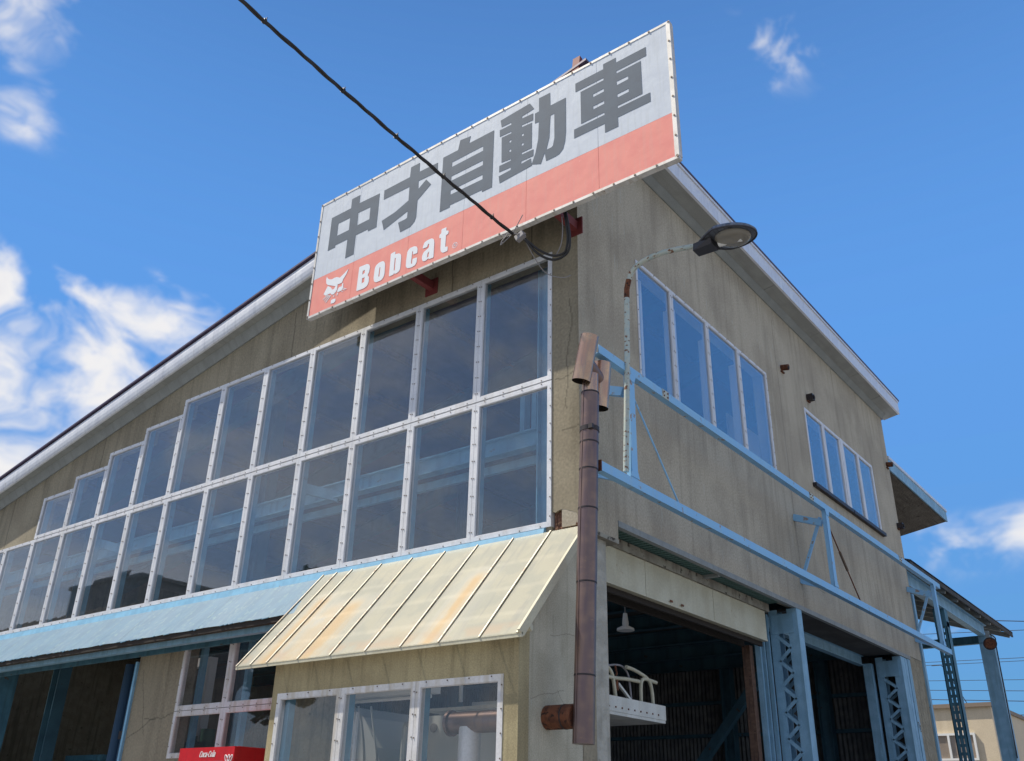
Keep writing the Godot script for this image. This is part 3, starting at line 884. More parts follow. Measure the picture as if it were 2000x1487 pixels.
func build_inside():
	# tin lining of the back wall, in sheets with real corrugation
	for k in 12:
		var b := MB.new(Vector2.ZERO, Vector2(1, 1))
		var x0 := -13.6 + k * 1.12
		var n := 14
		for i in n:
			var a := x0 + i * 0.08
			var za := BACK + 0.22
			b.quad(Vector3(a, 0.06, za), Vector3(a + 0.04, 0.06, za + 0.022), Vector3(a + 0.04, 4.9, za + 0.022), Vector3(a, 4.9, za))
			b.quad(Vector3(a + 0.04, 0.06, za + 0.022), Vector3(a + 0.08, 0.06, za), Vector3(a + 0.08, 4.9, za), Vector3(a + 0.04, 4.9, za + 0.022))
		part("tin_sheet", b, MT.tin, shop)
	for y in [1.6, 2.45, 3.09, 3.66, 4.3]:
		var g := MB.new()
		g.box(Vector3(-13.6, y - 0.03, BACK + 0.25), Vector3(-0.25, y + 0.03, BACK + 0.31))
		part("wall_girt", g, MT.inner_dark, shop)
	for x in [-1.58, -3.36, -6.2, -9.2, -12.2]:
		var c := MB.new()
		c.ibeam(Vector3(x, 0.06, BACK + 0.42), Vector3(x, roofline(x) - 0.2, BACK + 0.42), 0.18, 0.2, 0.014, Vector3.RIGHT)
		part("inner_column", c, MT.inner_dark, shop)
	for p in [[-9.75, -0.62], [-6.2, -1.2], [-6.2, -5.5], [-10.6, -5.5]]:
		var c := MB.new()
		c.ibeam(Vector3(p[0], 0.06, p[1]), Vector3(p[0], roofline(p[0]) - 0.2, p[1]), 0.18, 0.2, 0.014, Vector3.RIGHT)
		part("inner_column", c, MT.inner_dark, shop)
	# roof beams and purlins
	for z in [-1.0, -3.4, -5.6, -7.8]:
		var b := MB.new()
		b.ibeam(Vector3(-13.7, roofline(-13.7) - 0.2, z), Vector3(-0.2, roofline(-0.2) - 0.2, z), 0.15, 0.3, 0.014)
		part("roof_beam", b, MT.inner_dark, shop)
	for k in 14:
		var x := -13.3 + k * 0.98
		var b := MB.new()
		b.box(Vector3(x - 0.04, roofline(x) - 0.06, -0.22), Vector3(x + 0.04, roofline(x) + 0.02, BACK + 0.17))
		part("purlin", b, MT.wood, shop)
	# mezzanine floor on its beams, at the height of the side wall's lower edge
	var m := MB.new()
	m.box(Vector3(-13.6, 4.42, -2.6), Vector3(-0.21, 4.56, BACK + 0.2))
	part("upper_floor", m, MT.dark_inside, shop)
	for k in 6:
		var b := MB.new()
		var z := -3.0 - k * 1.3
		b.ibeam(Vector3(-13.5, 4.3, z), Vector3(-0.25, 4.3, z), 0.12, 0.22, 0.014)
		part("floor_beam", b, MT.inner_dark, shop)
	var br := MB.new()
	br.bar(Vector3(-3.6, 2.2, -8.5), Vector3(-1.9, 4.1, -8.5), 0.14, 0.14)
	part("brace", br, MT.inner_dark, shop)

# laced steel column of the side front: two channels along x with zigzag bars between
func lattice_column(z: float, width: float, inner: float, y_top: float):
	var outer := MB.new()
	outer.box(Vector3(-0.02, 0, z), Vector3(0.0, y_top, z - width))
	outer.box(Vector3(-0.13, 0, z), Vector3(-0.02, y_top, z - 0.012))
	outer.box(Vector3(-0.13, 0, z - width + 0.012), Vector3(-0.02, y_top, z - width))
	var col := part("lattice_column", outer, MT.blue_steel, shop)
	var ic := MB.new()
	ic.box(Vector3(-inner, 0, z), Vector3(-inner + 0.02, y_top, z - width))
	ic.box(Vector3(-inner + 0.02, 0, z), Vector3(-inner + 0.11, y_top, z - 0.012))
	ic.box(Vector3(-inner + 0.02, 0, z - width + 0.012), Vector3(-inner + 0.11, y_top, z - width))
	part("inner_channel", ic, MT.blue_steel, col)
	var pl := MB.new()
	pl.box(Vector3(-inner + 0.03, y_top - 0.3, z + 0.001), Vector3(-0.05, y_top - 0.06, z + 0.011))
	part("batten_plate", pl, MT.blue_steel, col)
	var step := 0.15
	for side in 2:
		var zz := z + 0.006 if side == 0 else z - width - 0.006
		var y := y_top - 0.33
		var flip := false
		while y > 0.2:
			if side == 0 or y > 2.0:
				var b := MB.new()
				var xa := -inner + 0.09
				var xb := -0.11
				b.bar(Vector3(xb if flip else xa, y, zz), Vector3(xa if flip else xb, y - step, zz), 0.042, 0.008, Vector3.BACK)
				part("lacing_bar", b, MT.blue_steel, col)
			flip = not flip
			y -= step

func build_side_openings():
	# corner pier beside the first door
	var b := MB.new()
	b.box(Vector3(-0.2, 0, -0.205), Vector3(-0.05, 3.965, -0.48))
	part("door_pier", b, MT.pale_mortar, shop)
	b = MB.new()
	b.box(Vector3(-0.19, 3.93, -0.23), Vector3(0.01, 3.969, -0.615))
	part("drip_mould", b, MT.peeling, shop)
	# steel lintel lip along the wall's lower edge, ribbed deck behind it
	b = MB.new()
	b.box(Vector3(-0.05, 4.10, -0.625), Vector3(0.006, 4.158, -9.6))
	part("lintel", b, MT.frieze, shop)
	for k in 5:
		var d := MB.new()
		var z := -0.64 - k * 0.79
		for i in 10:
			var a := z - i * 0.079
			d.box(Vector3(-0.6, 4.142, a), Vector3(-0.055, 4.150, a - 0.079))
			d.box(Vector3(-0.6, 4.122, a - 0.01), Vector3(-0.055, 4.142, a - 0.03))
		part("deck_sheet", d, MT.green_deck, shop)
	b = MB.new()
	b.box(Vector3(-0.34, 4.085, -2.78), Vector3(-0.052, 4.12, -2.83))
	part("deck_bracket", b, MT.frieze, shop)
	# flaking timber head above the beige panels
	b = MB.new()
	b.box(Vector3(-0.30, 4.02, -0.5), Vector3(-0.235, 4.115, -4.55))
	part("head_timber", b, MT.peeling, shop)
	# beige shutter panels hanging at the head of the first door
	var edges := [-0.485, -1.55, -3.05, -4.47]
	for k in 3:
		var p := MB.new()
		p.box(Vector3(-0.31, 3.675, edges[k] - 0.004), Vector3(-0.262, 4.018, edges[k + 1] + 0.004))
		p.box(Vector3(-0.33, 3.655, edges[k] - 0.004), Vector3(-0.255, 3.674, edges[k + 1] + 0.004))
		part("shutter_panel", p, MT.cream, shop)
	b = MB.new()
	b.box(Vector3(-0.36, 3.60, -0.49), Vector3(-0.325, 3.66, -4.46))
	b.box(Vector3(-0.60, 3.62, -0.49), Vector3(-0.56, 3.70, -4.46))
	part("shutter_rail", b, MT.bare_hole, shop)  # near-black colour paints in the unlit edge below the panels
	for i in 2:
		var s := MB.new()
		s.box(Vector3(-0.252, 3.69, -2.02 - i * 0.24), Vector3(-0.245, 3.71, -2.07 - i * 0.24))
		part("panel_hinge", s, MT.rust, shop)
	# timber and steel jambs of the first door
	b = MB.new()
	b.box(Vector3(-0.62, 0, -4.50), Vector3(-0.52, 3.64, -4.60))
	part("door_jamb", b, MT.wood, shop)
	for q in [[-0.50, -0.43, -4.62, -4.66], [-0.46, -0.41, -4.70, -4.74], [-0.42, -0.375, -4.78, -4.82]]:
		var g := MB.new()
		g.box(Vector3(q[0], 0, q[2]), Vector3(q[1], 4.05, q[3]))
		part("door_guide", g, MT.blue_steel, shop)
	lattice_column(-4.84, 0.17, 0.37, 4.10)
	# second bay: deep head, inner beam, far column, plates at the rear corner
	b = MB.new()
	b.box(Vector3(-0.62, 4.12, -5.03), Vector3(-0.051, 4.15, -9.0))
	part("deck_sheet", b, MT.dark_inside, shop)
	b = MB.new()
	b.ibeam(Vector3(-0.60, 4.05, -5.02), Vector3(-0.60, 4.05, -9.0), 0.1, 0.16, 0.012)
	part("head_beam", b, MT.blue_steel, shop)
	lattice_column(-9.06, 0.2, 0.40, 4.09)
	b = MB.new()
	b.box(Vector3(-0.58, 0, -8.98), Vector3(-0.45, 4.0, -9.1))
	part("door_jamb", b, MT.blue_steel, shop)
	b = MB.new()
	b.box(Vector3(-0.05, 0, -9.275), Vector3(0.0, 4.09, -9.38))
	part("corner_plate", b, MT.blue_steel, shop)
	b = MB.new()
	b.box(Vector3(-0.09, 0, -9.40), Vector3(0.006, 4.09, -9.54))
	part("corner_plate", b, MT.blue_steel, shop)
	# two small brush marks on the plate
	var mk := MB.new()
	for q in [[3.12, 0.0, 0.07, 0.02], [3.02, 0.09, 0.02, 0.10], [3.08, 0.12, 0.05, 0.015], [3.03, 0.14, 0.015, 0.06], [3.0, 0.11, 0.06, 0.015], [3.05, 0.02, 0.015, 0.08]]:
		mk.box(Vector3(0.007, q[0], -9.41 - q[1] * 0.7), Vector3(0.009, q[0] + q[3], -9.41 - (q[1] + q[2]) * 0.7))
	part("painted_mark", mk, MT.screw, shop)
	b = MB.new(Vector2(0, 0), Vector2(10.26, 5))
	b.box(Vector3(-0.18, 0, -9.56), Vector3(-0.002, 4.155, BACK))
	part("rear_pier", b, MT.mortar, shop)
	b = MB.new()
	b.box(Vector3(-0.05, 0, -10.262), Vector3(0.03, 5.3, -10.36))
	part("rear_angle", b, MT.blue_steel, shop)

func build_annex():
	# shallow bay pushed out under the cream awning; part of the same building
	var zf := 0.85
	var w := MB.new(Vector2(-2.86, 0), Vector2(2.9, 3.0))
	var a := -2.76
	var e := -0.14
	w.box(Vector3(-2.84, 0, 0.72), Vector3(a, 2.95, zf))
	w.box(Vector3(e, 0, 0.72), Vector3(0.0, 2.95, zf))
	w.box(Vector3(a, 2.62, 0.72), Vector3(e, 2.95, zf))
	w.box(Vector3(a, 0, 0.72), Vector3(e, 0.75, zf))
	part("annex_front_wall", w, MT.annex_wall, shop)
	var s := MB.new(Vector2(-0.85, 0), Vector2(1.0, 4.0))
	s.hexa([Vector3(-0.13, 0, 0.002), Vector3(-0.001, 0, 0.002), Vector3(-0.13, 3.86, 0.002), Vector3(-0.001, 3.86, 0.002), Vector3(-0.13, 0, 0.7195), Vector3(-0.001, 0, 0.7195), Vector3(-0.13, 3.02, 0.7195), Vector3(-0.001, 3.02, 0.7195)])
	part("annex_side_wall", s, MT.annex_side, shop)
	s = MB.new(Vector2(0, 0), Vector2(1, 4))
	s.hexa([Vector3(-2.84, 0, 0.002), Vector3(-2.72, 0, 0.002), Vector3(-2.84, 3.86, 0.002), Vector3(-2.72, 3.86, 0.002), Vector3(-2.84, 0, 0.7195), Vector3(-2.72, 0, 0.7195), Vector3(-2.84, 3.0, 0.7195), Vector3(-2.72, 3.0, 0.7195)])
	part("annex_side_wall", s, MT.mortar, shop)
	var T := Transform3D(Basis(), Vector3(0, 0, zf - 0.004))
	for q in [[a, -1.915], [-1.911, -1.035], [-1.031, e]]:
		window(shop, T, q[0], q[1], 0.75, 2.62, MT.low_glass, MT.old_frame, 0.05)
	# four lights left of it, under the blue awning
	var T0 := Transform3D()
	for q in [[-5.678, -4.742], [-4.738, -3.822]]:
		window(shop, T0, q[0], q[1], 2.17, 2.672, MT.low_glass, MT.old_frame, 0.05)
		window(shop, T0, q[0], q[1], 2.678, 3.448, MT.low_glass, MT.old_frame, 0.05)
	# posts behind them
	for x in [-5.63, -4.72, -3.86]:
		var p := MB.new()
		p.box(Vector3(x - 0.03, 0, -0.21), Vector3(x + 0.03, 3.45, -0.28))
		part("window_stud", p, MT.inner_blue, shop)
	for x in [-2.70, -1.913, -1.033]:
		var p := MB.new()
		p.box(Vector3(x - 0.03, 0, zf - 0.07), Vector3(x + 0.03, 2.62, zf - 0.14))
		part("window_stud", p, MT.inner_blue, shop)
	# left bay: edge strip, head flashing
	var ed := MB.new()
	ed.box(Vector3(-6.66, 0, -0.19), Vector3(-6.62, 3.30, 0.03))
	part("bay_edge", ed, MT.blue, shop)
	ed = MB.new()
	ed.box(Vector3(-10.4, 0, -0.25), Vector3(-10.30, 3.45, 0.012))
	part("bay_edge", ed, MT.dark_blue_steel, shop)
	ed = MB.new()
	ed.box(Vector3(-13.1, 3.36, 0.001), Vector3(-3.6, 3.449, 0.03))
	part("bay_head", ed, MT.dark_blue_steel, shop)

# ---------------------------------------------------------------- things on the workshop
func build_sign():
	var x0 := -3.6545
	var y0 := 7.032
	var w := 5.0525
	var h := 1.687
	var zf := 0.43
	var s := thing("signboard", "big white and faded red signboard with dark lettering bolted above the upper windows", "signboard", Vector3(x0 + w / 2, y0, 0.4))
	var red := 0.542
	var seams := [0.03, 0.745, 1.65, 2.47, 3.32, 4.20, w - 0.03]
	for k in 6:
		var b := MB.new()
		b.box(Vector3(x0 + seams[k] + 0.0015, y0 + red, zf - 0.012), Vector3(x0 + seams[k + 1] - 0.0015, y0 + h - 0.025, zf))
		var p := part("sheet", b, MT.sign_white, s)
		b = MB.new()
		b.box(Vector3(x0 + seams[k] + 0.0015, y0 + 0.025, zf - 0.012), Vector3(x0 + seams[k + 1] - 0.0015, y0 + red, zf - 0.0005))
		part("red_sheet", b, MT.sign_red, s)
	var bk := MB.new()
	bk.box(Vector3(x0 + 0.01, y0 + 0.012, zf - 0.05), Vector3(x0 + w - 0.01, y0 + h - 0.012, zf - 0.014))
	part("backing", bk, MT.sign_back, s)
	# trim: strips of angle with small gaps and screws
	var tr := MB.new()
	var n := 22
	for k in n:
		var a := x0 + w * k / n
		var c := x0 + w * (k + 1) / n
		var lift := rng.randf_range(-0.002, 0.003)
		tr.box(Vector3(a + 0.001, y0 + h - 0.026, zf - 0.06), Vector3(c - 0.001, y0 + h + 0.004 + lift, zf + 0.005))
		tr.box(Vector3(a + 0.001, y0 - 0.004 + lift, zf - 0.06), Vector3(c - 0.001, y0 + 0.026, zf + 0.005 + lift))
	var m := 7
	for k in m:
		var a := y0 + 0.027 + (h - 0.054) * k / m
		var c := y0 + 0.027 + (h - 0.054) * (k + 1) / m
		tr.box(Vector3(x0 - 0.003, a, zf - 0.06), Vector3(x0 + 0.028, c - 0.001, zf + 0.005))
		tr.box(Vector3(x0 + w - 0.04, a, zf - 0.06), Vector3(x0 + w + 0.003, c - 0.001, zf + 0.005))
	var f := part("edge_trim", tr, MT.sign_trim, s)
	var sc := MB.new()
	for k in n + 1:
		for y in [y0 + 0.012, y0 + h - 0.011]:
			sc.obox(Transform3D(Basis(), Vector3(clampf(x0 + w * k / n, x0 + 0.012, x0 + w - 0.012), y, zf + 0.008)), Vector3(0.014, 0.016, 0.008))
	for k in m:
		for x in [x0 + 0.012, x0 + w - 0.018]:
			sc.obox(Transform3D(Basis(), Vector3(x, y0 + 0.027 + (h - 0.054) * k / m, zf + 0.008)), Vector3(0.013, 0.015, 0.008))
	part("screw_heads", sc, MT.screw, f).set_meta("kind", "stuff")
	# lettering: thin cut sheet on the boards
	var shapes: Dictionary = sign_shapes()
	var names := {"naka": "character", "sai": "character", "ji": "character", "do_l": "character", "do_r": "character", "sha": "character", "cat": "emblem", "cat2": "emblem", "cat3": "emblem"}
	for key in shapes:
		var kind: String = names.get(key, "whisker" if key.length() == 2 and key.begins_with("w") else "letter")
		var b := MB.new()
		var outline: Array = shapes[key][0]
		if key in ["naka", "ji", "sha"]:
			outline = squared(outline)
		var holes: Array = shapes[key].slice(1)
		if kind == "emblem" or kind == "letter":
			outline = rounded(outline) if kind == "letter" else outline
		for piece in pieces_of(outline, holes):
			b.plate(piece, 0.002, Transform3D(Basis(), Vector3(x0, y0, zf + 0.0005)))
		part(kind, b, MT.sign_ink if kind == "character" else MT.sign_letter, s)
	var ring := MB.new()
	for k in 14:
		var a := TAU * k / 14
		var c := TAU * (k + 1) / 14
		var o := Vector3(x0 + 2.369, y0 + 0.126, zf + 0.001)
		ring.quad(o + Vector3(cos(a), sin(a), 0) * 0.030, o + Vector3(cos(a), sin(a), 0) * 0.036, o + Vector3(cos(c), sin(c), 0) * 0.036, o + Vector3(cos(c), sin(c), 0) * 0.030)
	ring.box(Vector3(x0 + 2.356, y0 + 0.108, zf + 0.0005), Vector3(x0 + 2.361, y0 + 0.144, zf + 0.0015))
	ring.box(Vector3(x0 + 2.361, y0 + 0.139, zf + 0.0005), Vector3(x0 + 2.378, y0 + 0.144, zf + 0.0015))
	ring.box(Vector3(x0 + 2.361, y0 + 0.125, zf + 0.0005), Vector3(x0 + 2.378, y0 + 0.130, zf + 0.0015))
	ring.box(Vector3(x0 + 2.376, y0 + 0.128, zf + 0.0005), Vector3(x0 + 2.381, y0 + 0.141, zf + 0.0015))
	ring.bar(Vector3(x0 + 2.366, y0 + 0.126, zf + 0.001), Vector3(x0 + 2.382, y0 + 0.108, zf + 0.001), 0.005, 0.001, Vector3.BACK)
	part("registered_mark", ring, MT.sign_letter, s)
	# red arms that carry the board
	for x in [-2.0, -0.02]:
		var b := MB.new()
		b.bar(Vector3(x, 7.11, 0.0), Vector3(x, 7.11, zf - 0.05), 0.07, 0.10)
		b.bar(Vector3(x, 8.4, 0.40), Vector3(x, 7.05, 0.36), 0.06, 0.05, Vector3.BACK)
		b.box(Vector3(x - 0.09, 7.0, 0.001), Vector3(x + 0.09, 7.2, 0.016))
		part("support_arm", b, MT.red_steel, s)
	# a cap of the roof frame showing above the board's top edge
	var st := MB.new()
	st.bar(Vector3(0.18, 8.3, 0.33), Vector3(0.18, 9.12, 0.22), 0.09, 0.05, Vector3.BACK)
	part("support_arm", st, MT.red_steel, s)

func squared(p: Array) -> Array:
	# cut sheet has level and upright edges: share a coordinate between neighbours that nearly share it
	var o := p.duplicate()
	for axis in 2:
		var order := range(o.size())
		order.sort_custom(func(a, b): return o[a][axis] < o[b][axis])
		var i := 0
		while i < order.size():
			var j := i
			var sum := 0.0
			while j < order.size() and o[order[j]][axis] - o[order[i]][axis] < 0.016:
				sum += o[order[j]][axis]
				j += 1
			for k in range(i, j):
				var v: Vector2 = o[order[k]]
				v[axis] = sum / (j - i)
				o[order[k]] = v
			i = j
	return o

func rounded(p: Array) -> Array:
	# one pass of corner cutting for the soft corners of the word
	var o := []
	for i in p.size():
		var a: Vector2 = p[i]
		var b: Vector2 = p[(i + 1) % p.size()]
		var t := minf(0.25, 0.008 / maxf(a.distance_to(b), 0.001))
		o.append(a.lerp(b, t))
		o.append(a.lerp(b, 1.0 - t))
	return o

func build_awnings():
	# cream awning of translucent sheet over the annex
	var yt := 3.935
	var yb := 2.875
	var zt := 0.052
	var zb := 0.985
	var xl := -3.27
	var xr := 0.125
	var s := thing("cream_awning", "stained cream translucent awning with raised ribs sloping over the annex windows", "awning", Vector3(-1.6, 2.9, 0.5))
	var xs := [xl, -3.05, -2.815, -2.386, -1.959, -1.526, -1.117, -0.698, -0.28, 0.085, xr]
	for k in 10:
		var b := MB.new()
		var a: float = xs[k] + 0.002
		var c: float = xs[k + 1] - 0.002
		var nx := 3
		for i in nx:
			var p := lerpf(a, c, float(i) / nx)
			var q := lerpf(a, c, float(i + 1) / nx)
			for j in 4:
				var v0 := j / 4.0
				var v1 := (j + 1) / 4.0
				var sag0 := 0.006 * sin(v0 * PI)
				var sag1 := 0.006 * sin(v1 * PI)
				var u0 := (p - xl) / (xr - xl)
				var u1 := (q - xl) / (xr - xl)
				b.quad_uv(Vector3(p, lerpf(yt, yb, v1) - sag1, lerpf(zt, zb, v1)), Vector3(q, lerpf(yt, yb, v1) - sag1, lerpf(zt, zb, v1)), Vector3(q, lerpf(yt, yb, v0) - sag0, lerpf(zt, zb, v0)), Vector3(p, lerpf(yt, yb, v0) - sag0, lerpf(zt, zb, v0)), Vector2(u0, v1), Vector2(u1, v1), Vector2(u1, v0), Vector2(u0, v0))
		part("sheet", b, MT.awning_sheet, s)
	var up := Vector3(0, zb - zt, yt - yb).normalized()
	for k in range(0, 10):
		var b := MB.new()
		var x: float = xs[k] + (0.012 if k == 0 else 0.0)
		b.bar(Vector3(x, yt, zt) + up * 0.006, Vector3(x, yb, zb) + up * 0.006, 0.014, 0.010, up)
		part("rib", b, MT.awning_rib, s)
	var fr := MB.new()
	fr.bar(Vector3(xr - 0.012, yt, zt), Vector3(xr - 0.012, yb, zb), 0.024, 0.07, up)
	fr.bar(Vector3(xl - 0.002, yb - 0.01, zb - 0.01), Vector3(xr, yb - 0.01, zb - 0.01), 0.012, 0.035, Vector3.UP)
	fr.bar(Vector3(xl, yt - 0.02, zt - 0.03), Vector3(xr, yt - 0.02, zt - 0.03), 0.03, 0.04, Vector3.UP)
	part("frame", fr, MT.cream, s)
	for q in [0.28, 0.55, 0.8]:
		var b := MB.new()
		b.bar(Vector3(xl + 0.02, lerpf(yt, yb, q), lerpf(zt, zb, q)) - up * 0.03, Vector3(xr - 0.03, lerpf(yt, yb, q), lerpf(zt, zb, q)) - up * 0.03, 0.05, 0.04, up)
		part("batten", b, MT.awning_rib, s)
	var gut := MB.new()
	gut.tube([Vector3(-0.05, 2.93, 0.86), Vector3(0.10, 2.945, 0.83)], 0.03, 10)
	part("gutter_stub", gut, MT.cream, s)
	# blue awning along the rest of the front
	var yt2 := 3.905
	var yb2 := 3.452
	var zt2 := 0.051
	var zb2 := 0.47
	var a2 := thing("blue_awning", "light blue sheet metal awning with a torn lower lip above the left bay", "awning", Vector3(-8, 3.4, 0.3))
	var edges := [-3.15, -4.80, -6.43, -7.06, -8.07, -9.7, -11.3, -13.1]
	for k in 7:
		var b := MB.new()
		var e: float = edges[k]
		var c: float = edges[k + 1]
		var n := 12
		for i in n:
			var p := lerpf(c, e, float(i) / n) + (0.003 if i == 0 else 0.0)
			var q := lerpf(c, e, float(i + 1) / n)
			for j in 3:
				var v0 := j / 3.0
				var v1 := (j + 1) / 3.0
				var d := func(x: float, v: float) -> Vector3: return Vector3(x, lerpf(yt2, yb2, v), lerpf(zt2, zb2, v)) + Vector3(0, 0.68, 0.73) * (0.007 * sin(x * 3.7 + v * 2.0) * sin(v * PI) + 0.004 * sin(x * 9.1) * v)
				b.quad(d.call(p, v1), d.call(q, v1), d.call(q, v0), d.call(p, v0))
		part("sheet", b, MT.blue_awning, a2)
	# ragged hem: little tongues of torn coating
	var hem := MB.new()
	var x := -13.0
	while x < -3.3:
		var wd := rng.randf_range(0.03, 0.12)
		var dp := rng.randf_range(0.003, 0.016)
		if rng.randf() < 0.45:
			hem.hexa([Vector3(x, yb2 - dp, zb2 - 0.004), Vector3(x + wd, yb2 - dp * 0.4, zb2 - 0.004), Vector3(x, yb2 + 0.006, zb2 - 0.004), Vector3(x + wd, yb2 + 0.006, zb2 - 0.004), Vector3(x, yb2 - dp, zb2 + 0.004 + dp * 0.5), Vector3(x + wd, yb2 - dp * 0.4, zb2 + 0.003), Vector3(x, yb2 + 0.004, zb2 + 0.002), Vector3(x + wd, yb2 + 0.004, zb2 + 0.002)])
		x += wd * rng.randf_range(0.9, 1.5)
	part("torn_hem", hem, MT.blue_awning, a2).set_meta("kind", "stuff")
	var lip := MB.new()
	lip.box(Vector3(-13.1, yb2 - 0.055, zb2 - 0.06), Vector3(-3.2, yb2 - 0.004, zb2 - 0.012))
	part("lip", lip, MT.bare_hole, a2)
	lip = MB.new()
	lip.box(Vector3(-13.1, yb2 - 0.10, zb2 - 0.20), Vector3(-3.2, yb2 - 0.04, zb2 - 0.13))
	part("gutter_board", lip, MT.blue_steel, a2)

func build_truss():
	var s := thing("steel_frame", "long light blue steel rail frame carried on arms along the side wall", "steel frame", Vector3(0.3, 4.3, -5))
	var x := 0.45
	var za := 0.35
	var ze := -10.48
	var b := MB.new()
	# angle steel: upright leg facing out and a flat leg below
	b.box(Vector3(x - 0.008, 5.37, za), Vector3(x, 5.452, ze))
	b.box(Vector3(x - 0.07, 5.37, za), Vector3(x - 0.009, 5.378, ze))
	part("top_rail", b, MT.blue_chipped, s)
	b = MB.new()
	b.box(Vector3(x - 0.008, 4.268, za), Vector3(x, 4.352, ze))
	b.box(Vector3(x - 0.07, 4.268, za), Vector3(x - 0.009, 4.276, ze))
	part("bottom_rail", b, MT.blue_chipped, s)
	b = MB.new()
	b.box(Vector3(x - 0.075, 4.262, za + 0.001), Vector3(x + 0.004, 4.358, za + 0.012))
	part("end_plate", b, MT.rust, s)
	for z in [-0.78, -4.55, -8.2]:
		b = MB.new()
		b.box(Vector3(x, 5.366, z), Vector3(x + 0.004, 5.455, z - 0.13))
		part("splice_plate", b, MT.rusty_pole, s)
		for k in 4:
			b = MB.new()
			var bz: float = z - 0.03 - (k % 2) * 0.07
			var by: float = 5.39 + (k / 2) * 0.042
			b.tube([Vector3(x + 0.003, by, bz), Vector3(x + 0.013, by, bz)], 0.008, 6)
			part("bolt", b, MT.rust, s)
	for z in [-0.15, -5.08, -10.05]:
		for gy in [5.30, 4.36]:
			b = MB.new()
			b.plate(PackedVector2Array([Vector2(0, 0), Vector2(0.15, 0), Vector2(0.12, 0.07), Vector2(0.03, 0.07)]) if gy < 5.0 else PackedVector2Array([Vector2(0.03, 0), Vector2(0.12, 0), Vector2(0.15, 0.07), Vector2(0, 0.07)]), 0.005, Transform3D(Basis(Vector3(0, 0, -1), Vector3.UP, Vector3.RIGHT), Vector3(x + 0.0005, gy, z + 0.03)))
			part("gusset", b, MT.blue_chipped, s)
		b = MB.new()
		b.box(Vector3(x - 0.055, 4.353, z), Vector3(x - 0.010, 5.369, z - 0.008))
		b.box(Vector3(x - 0.008, 4.353, z), Vector3(x - 0.001, 5.369, z - 0.10))
		part("post", b, MT.blue_chipped, s)
		b = MB.new()
		b.bar(Vector3(0.003, 5.345, z - 0.04), Vector3(x - 0.075, 5.20, z - 0.02), 0.06, 0.085)
		part("arm", b, MT.blue_chipped, s)
		b = MB.new()
		b.bar(Vector3(0.003, 4.50, z - 0.04), Vector3(x - 0.075, 4.36, z - 0.02), 0.06, 0.075)
		part("arm", b, MT.blue_chipped, s)
		if z < -1.0:
			b = MB.new()
			b.bar(Vector3(x - 0.09, 5.28, z - 0.02), Vector3(0.02, 4.52, z - 0.05), 0.035, 0.035)
			part("brace", b, MT.blue_chipped, s)
	b = MB.new()
	b.tube([Vector3(x - 0.03, 5.18, -0.27), Vector3(x - 0.03, 4.355, -1.05)], 0.009, 8)
	part("tie_rod", b, MT.blue_chipped, s)
	b = MB.new()
	b.tube([Vector3(x - 0.03, 5.2, -5.19), Vector3(x - 0.03, 4.355, -6.1)], 0.009, 8)
	part("tie_rod", b, MT.rust, s)
	b = MB.new()
	b.tube([Vector3(x - 0.03, 4.90, -5.52), Vector3(x - 0.03, 4.70, -5.73)], 0.018, 8)
	part("turnbuckle", b, MT.screw, s)

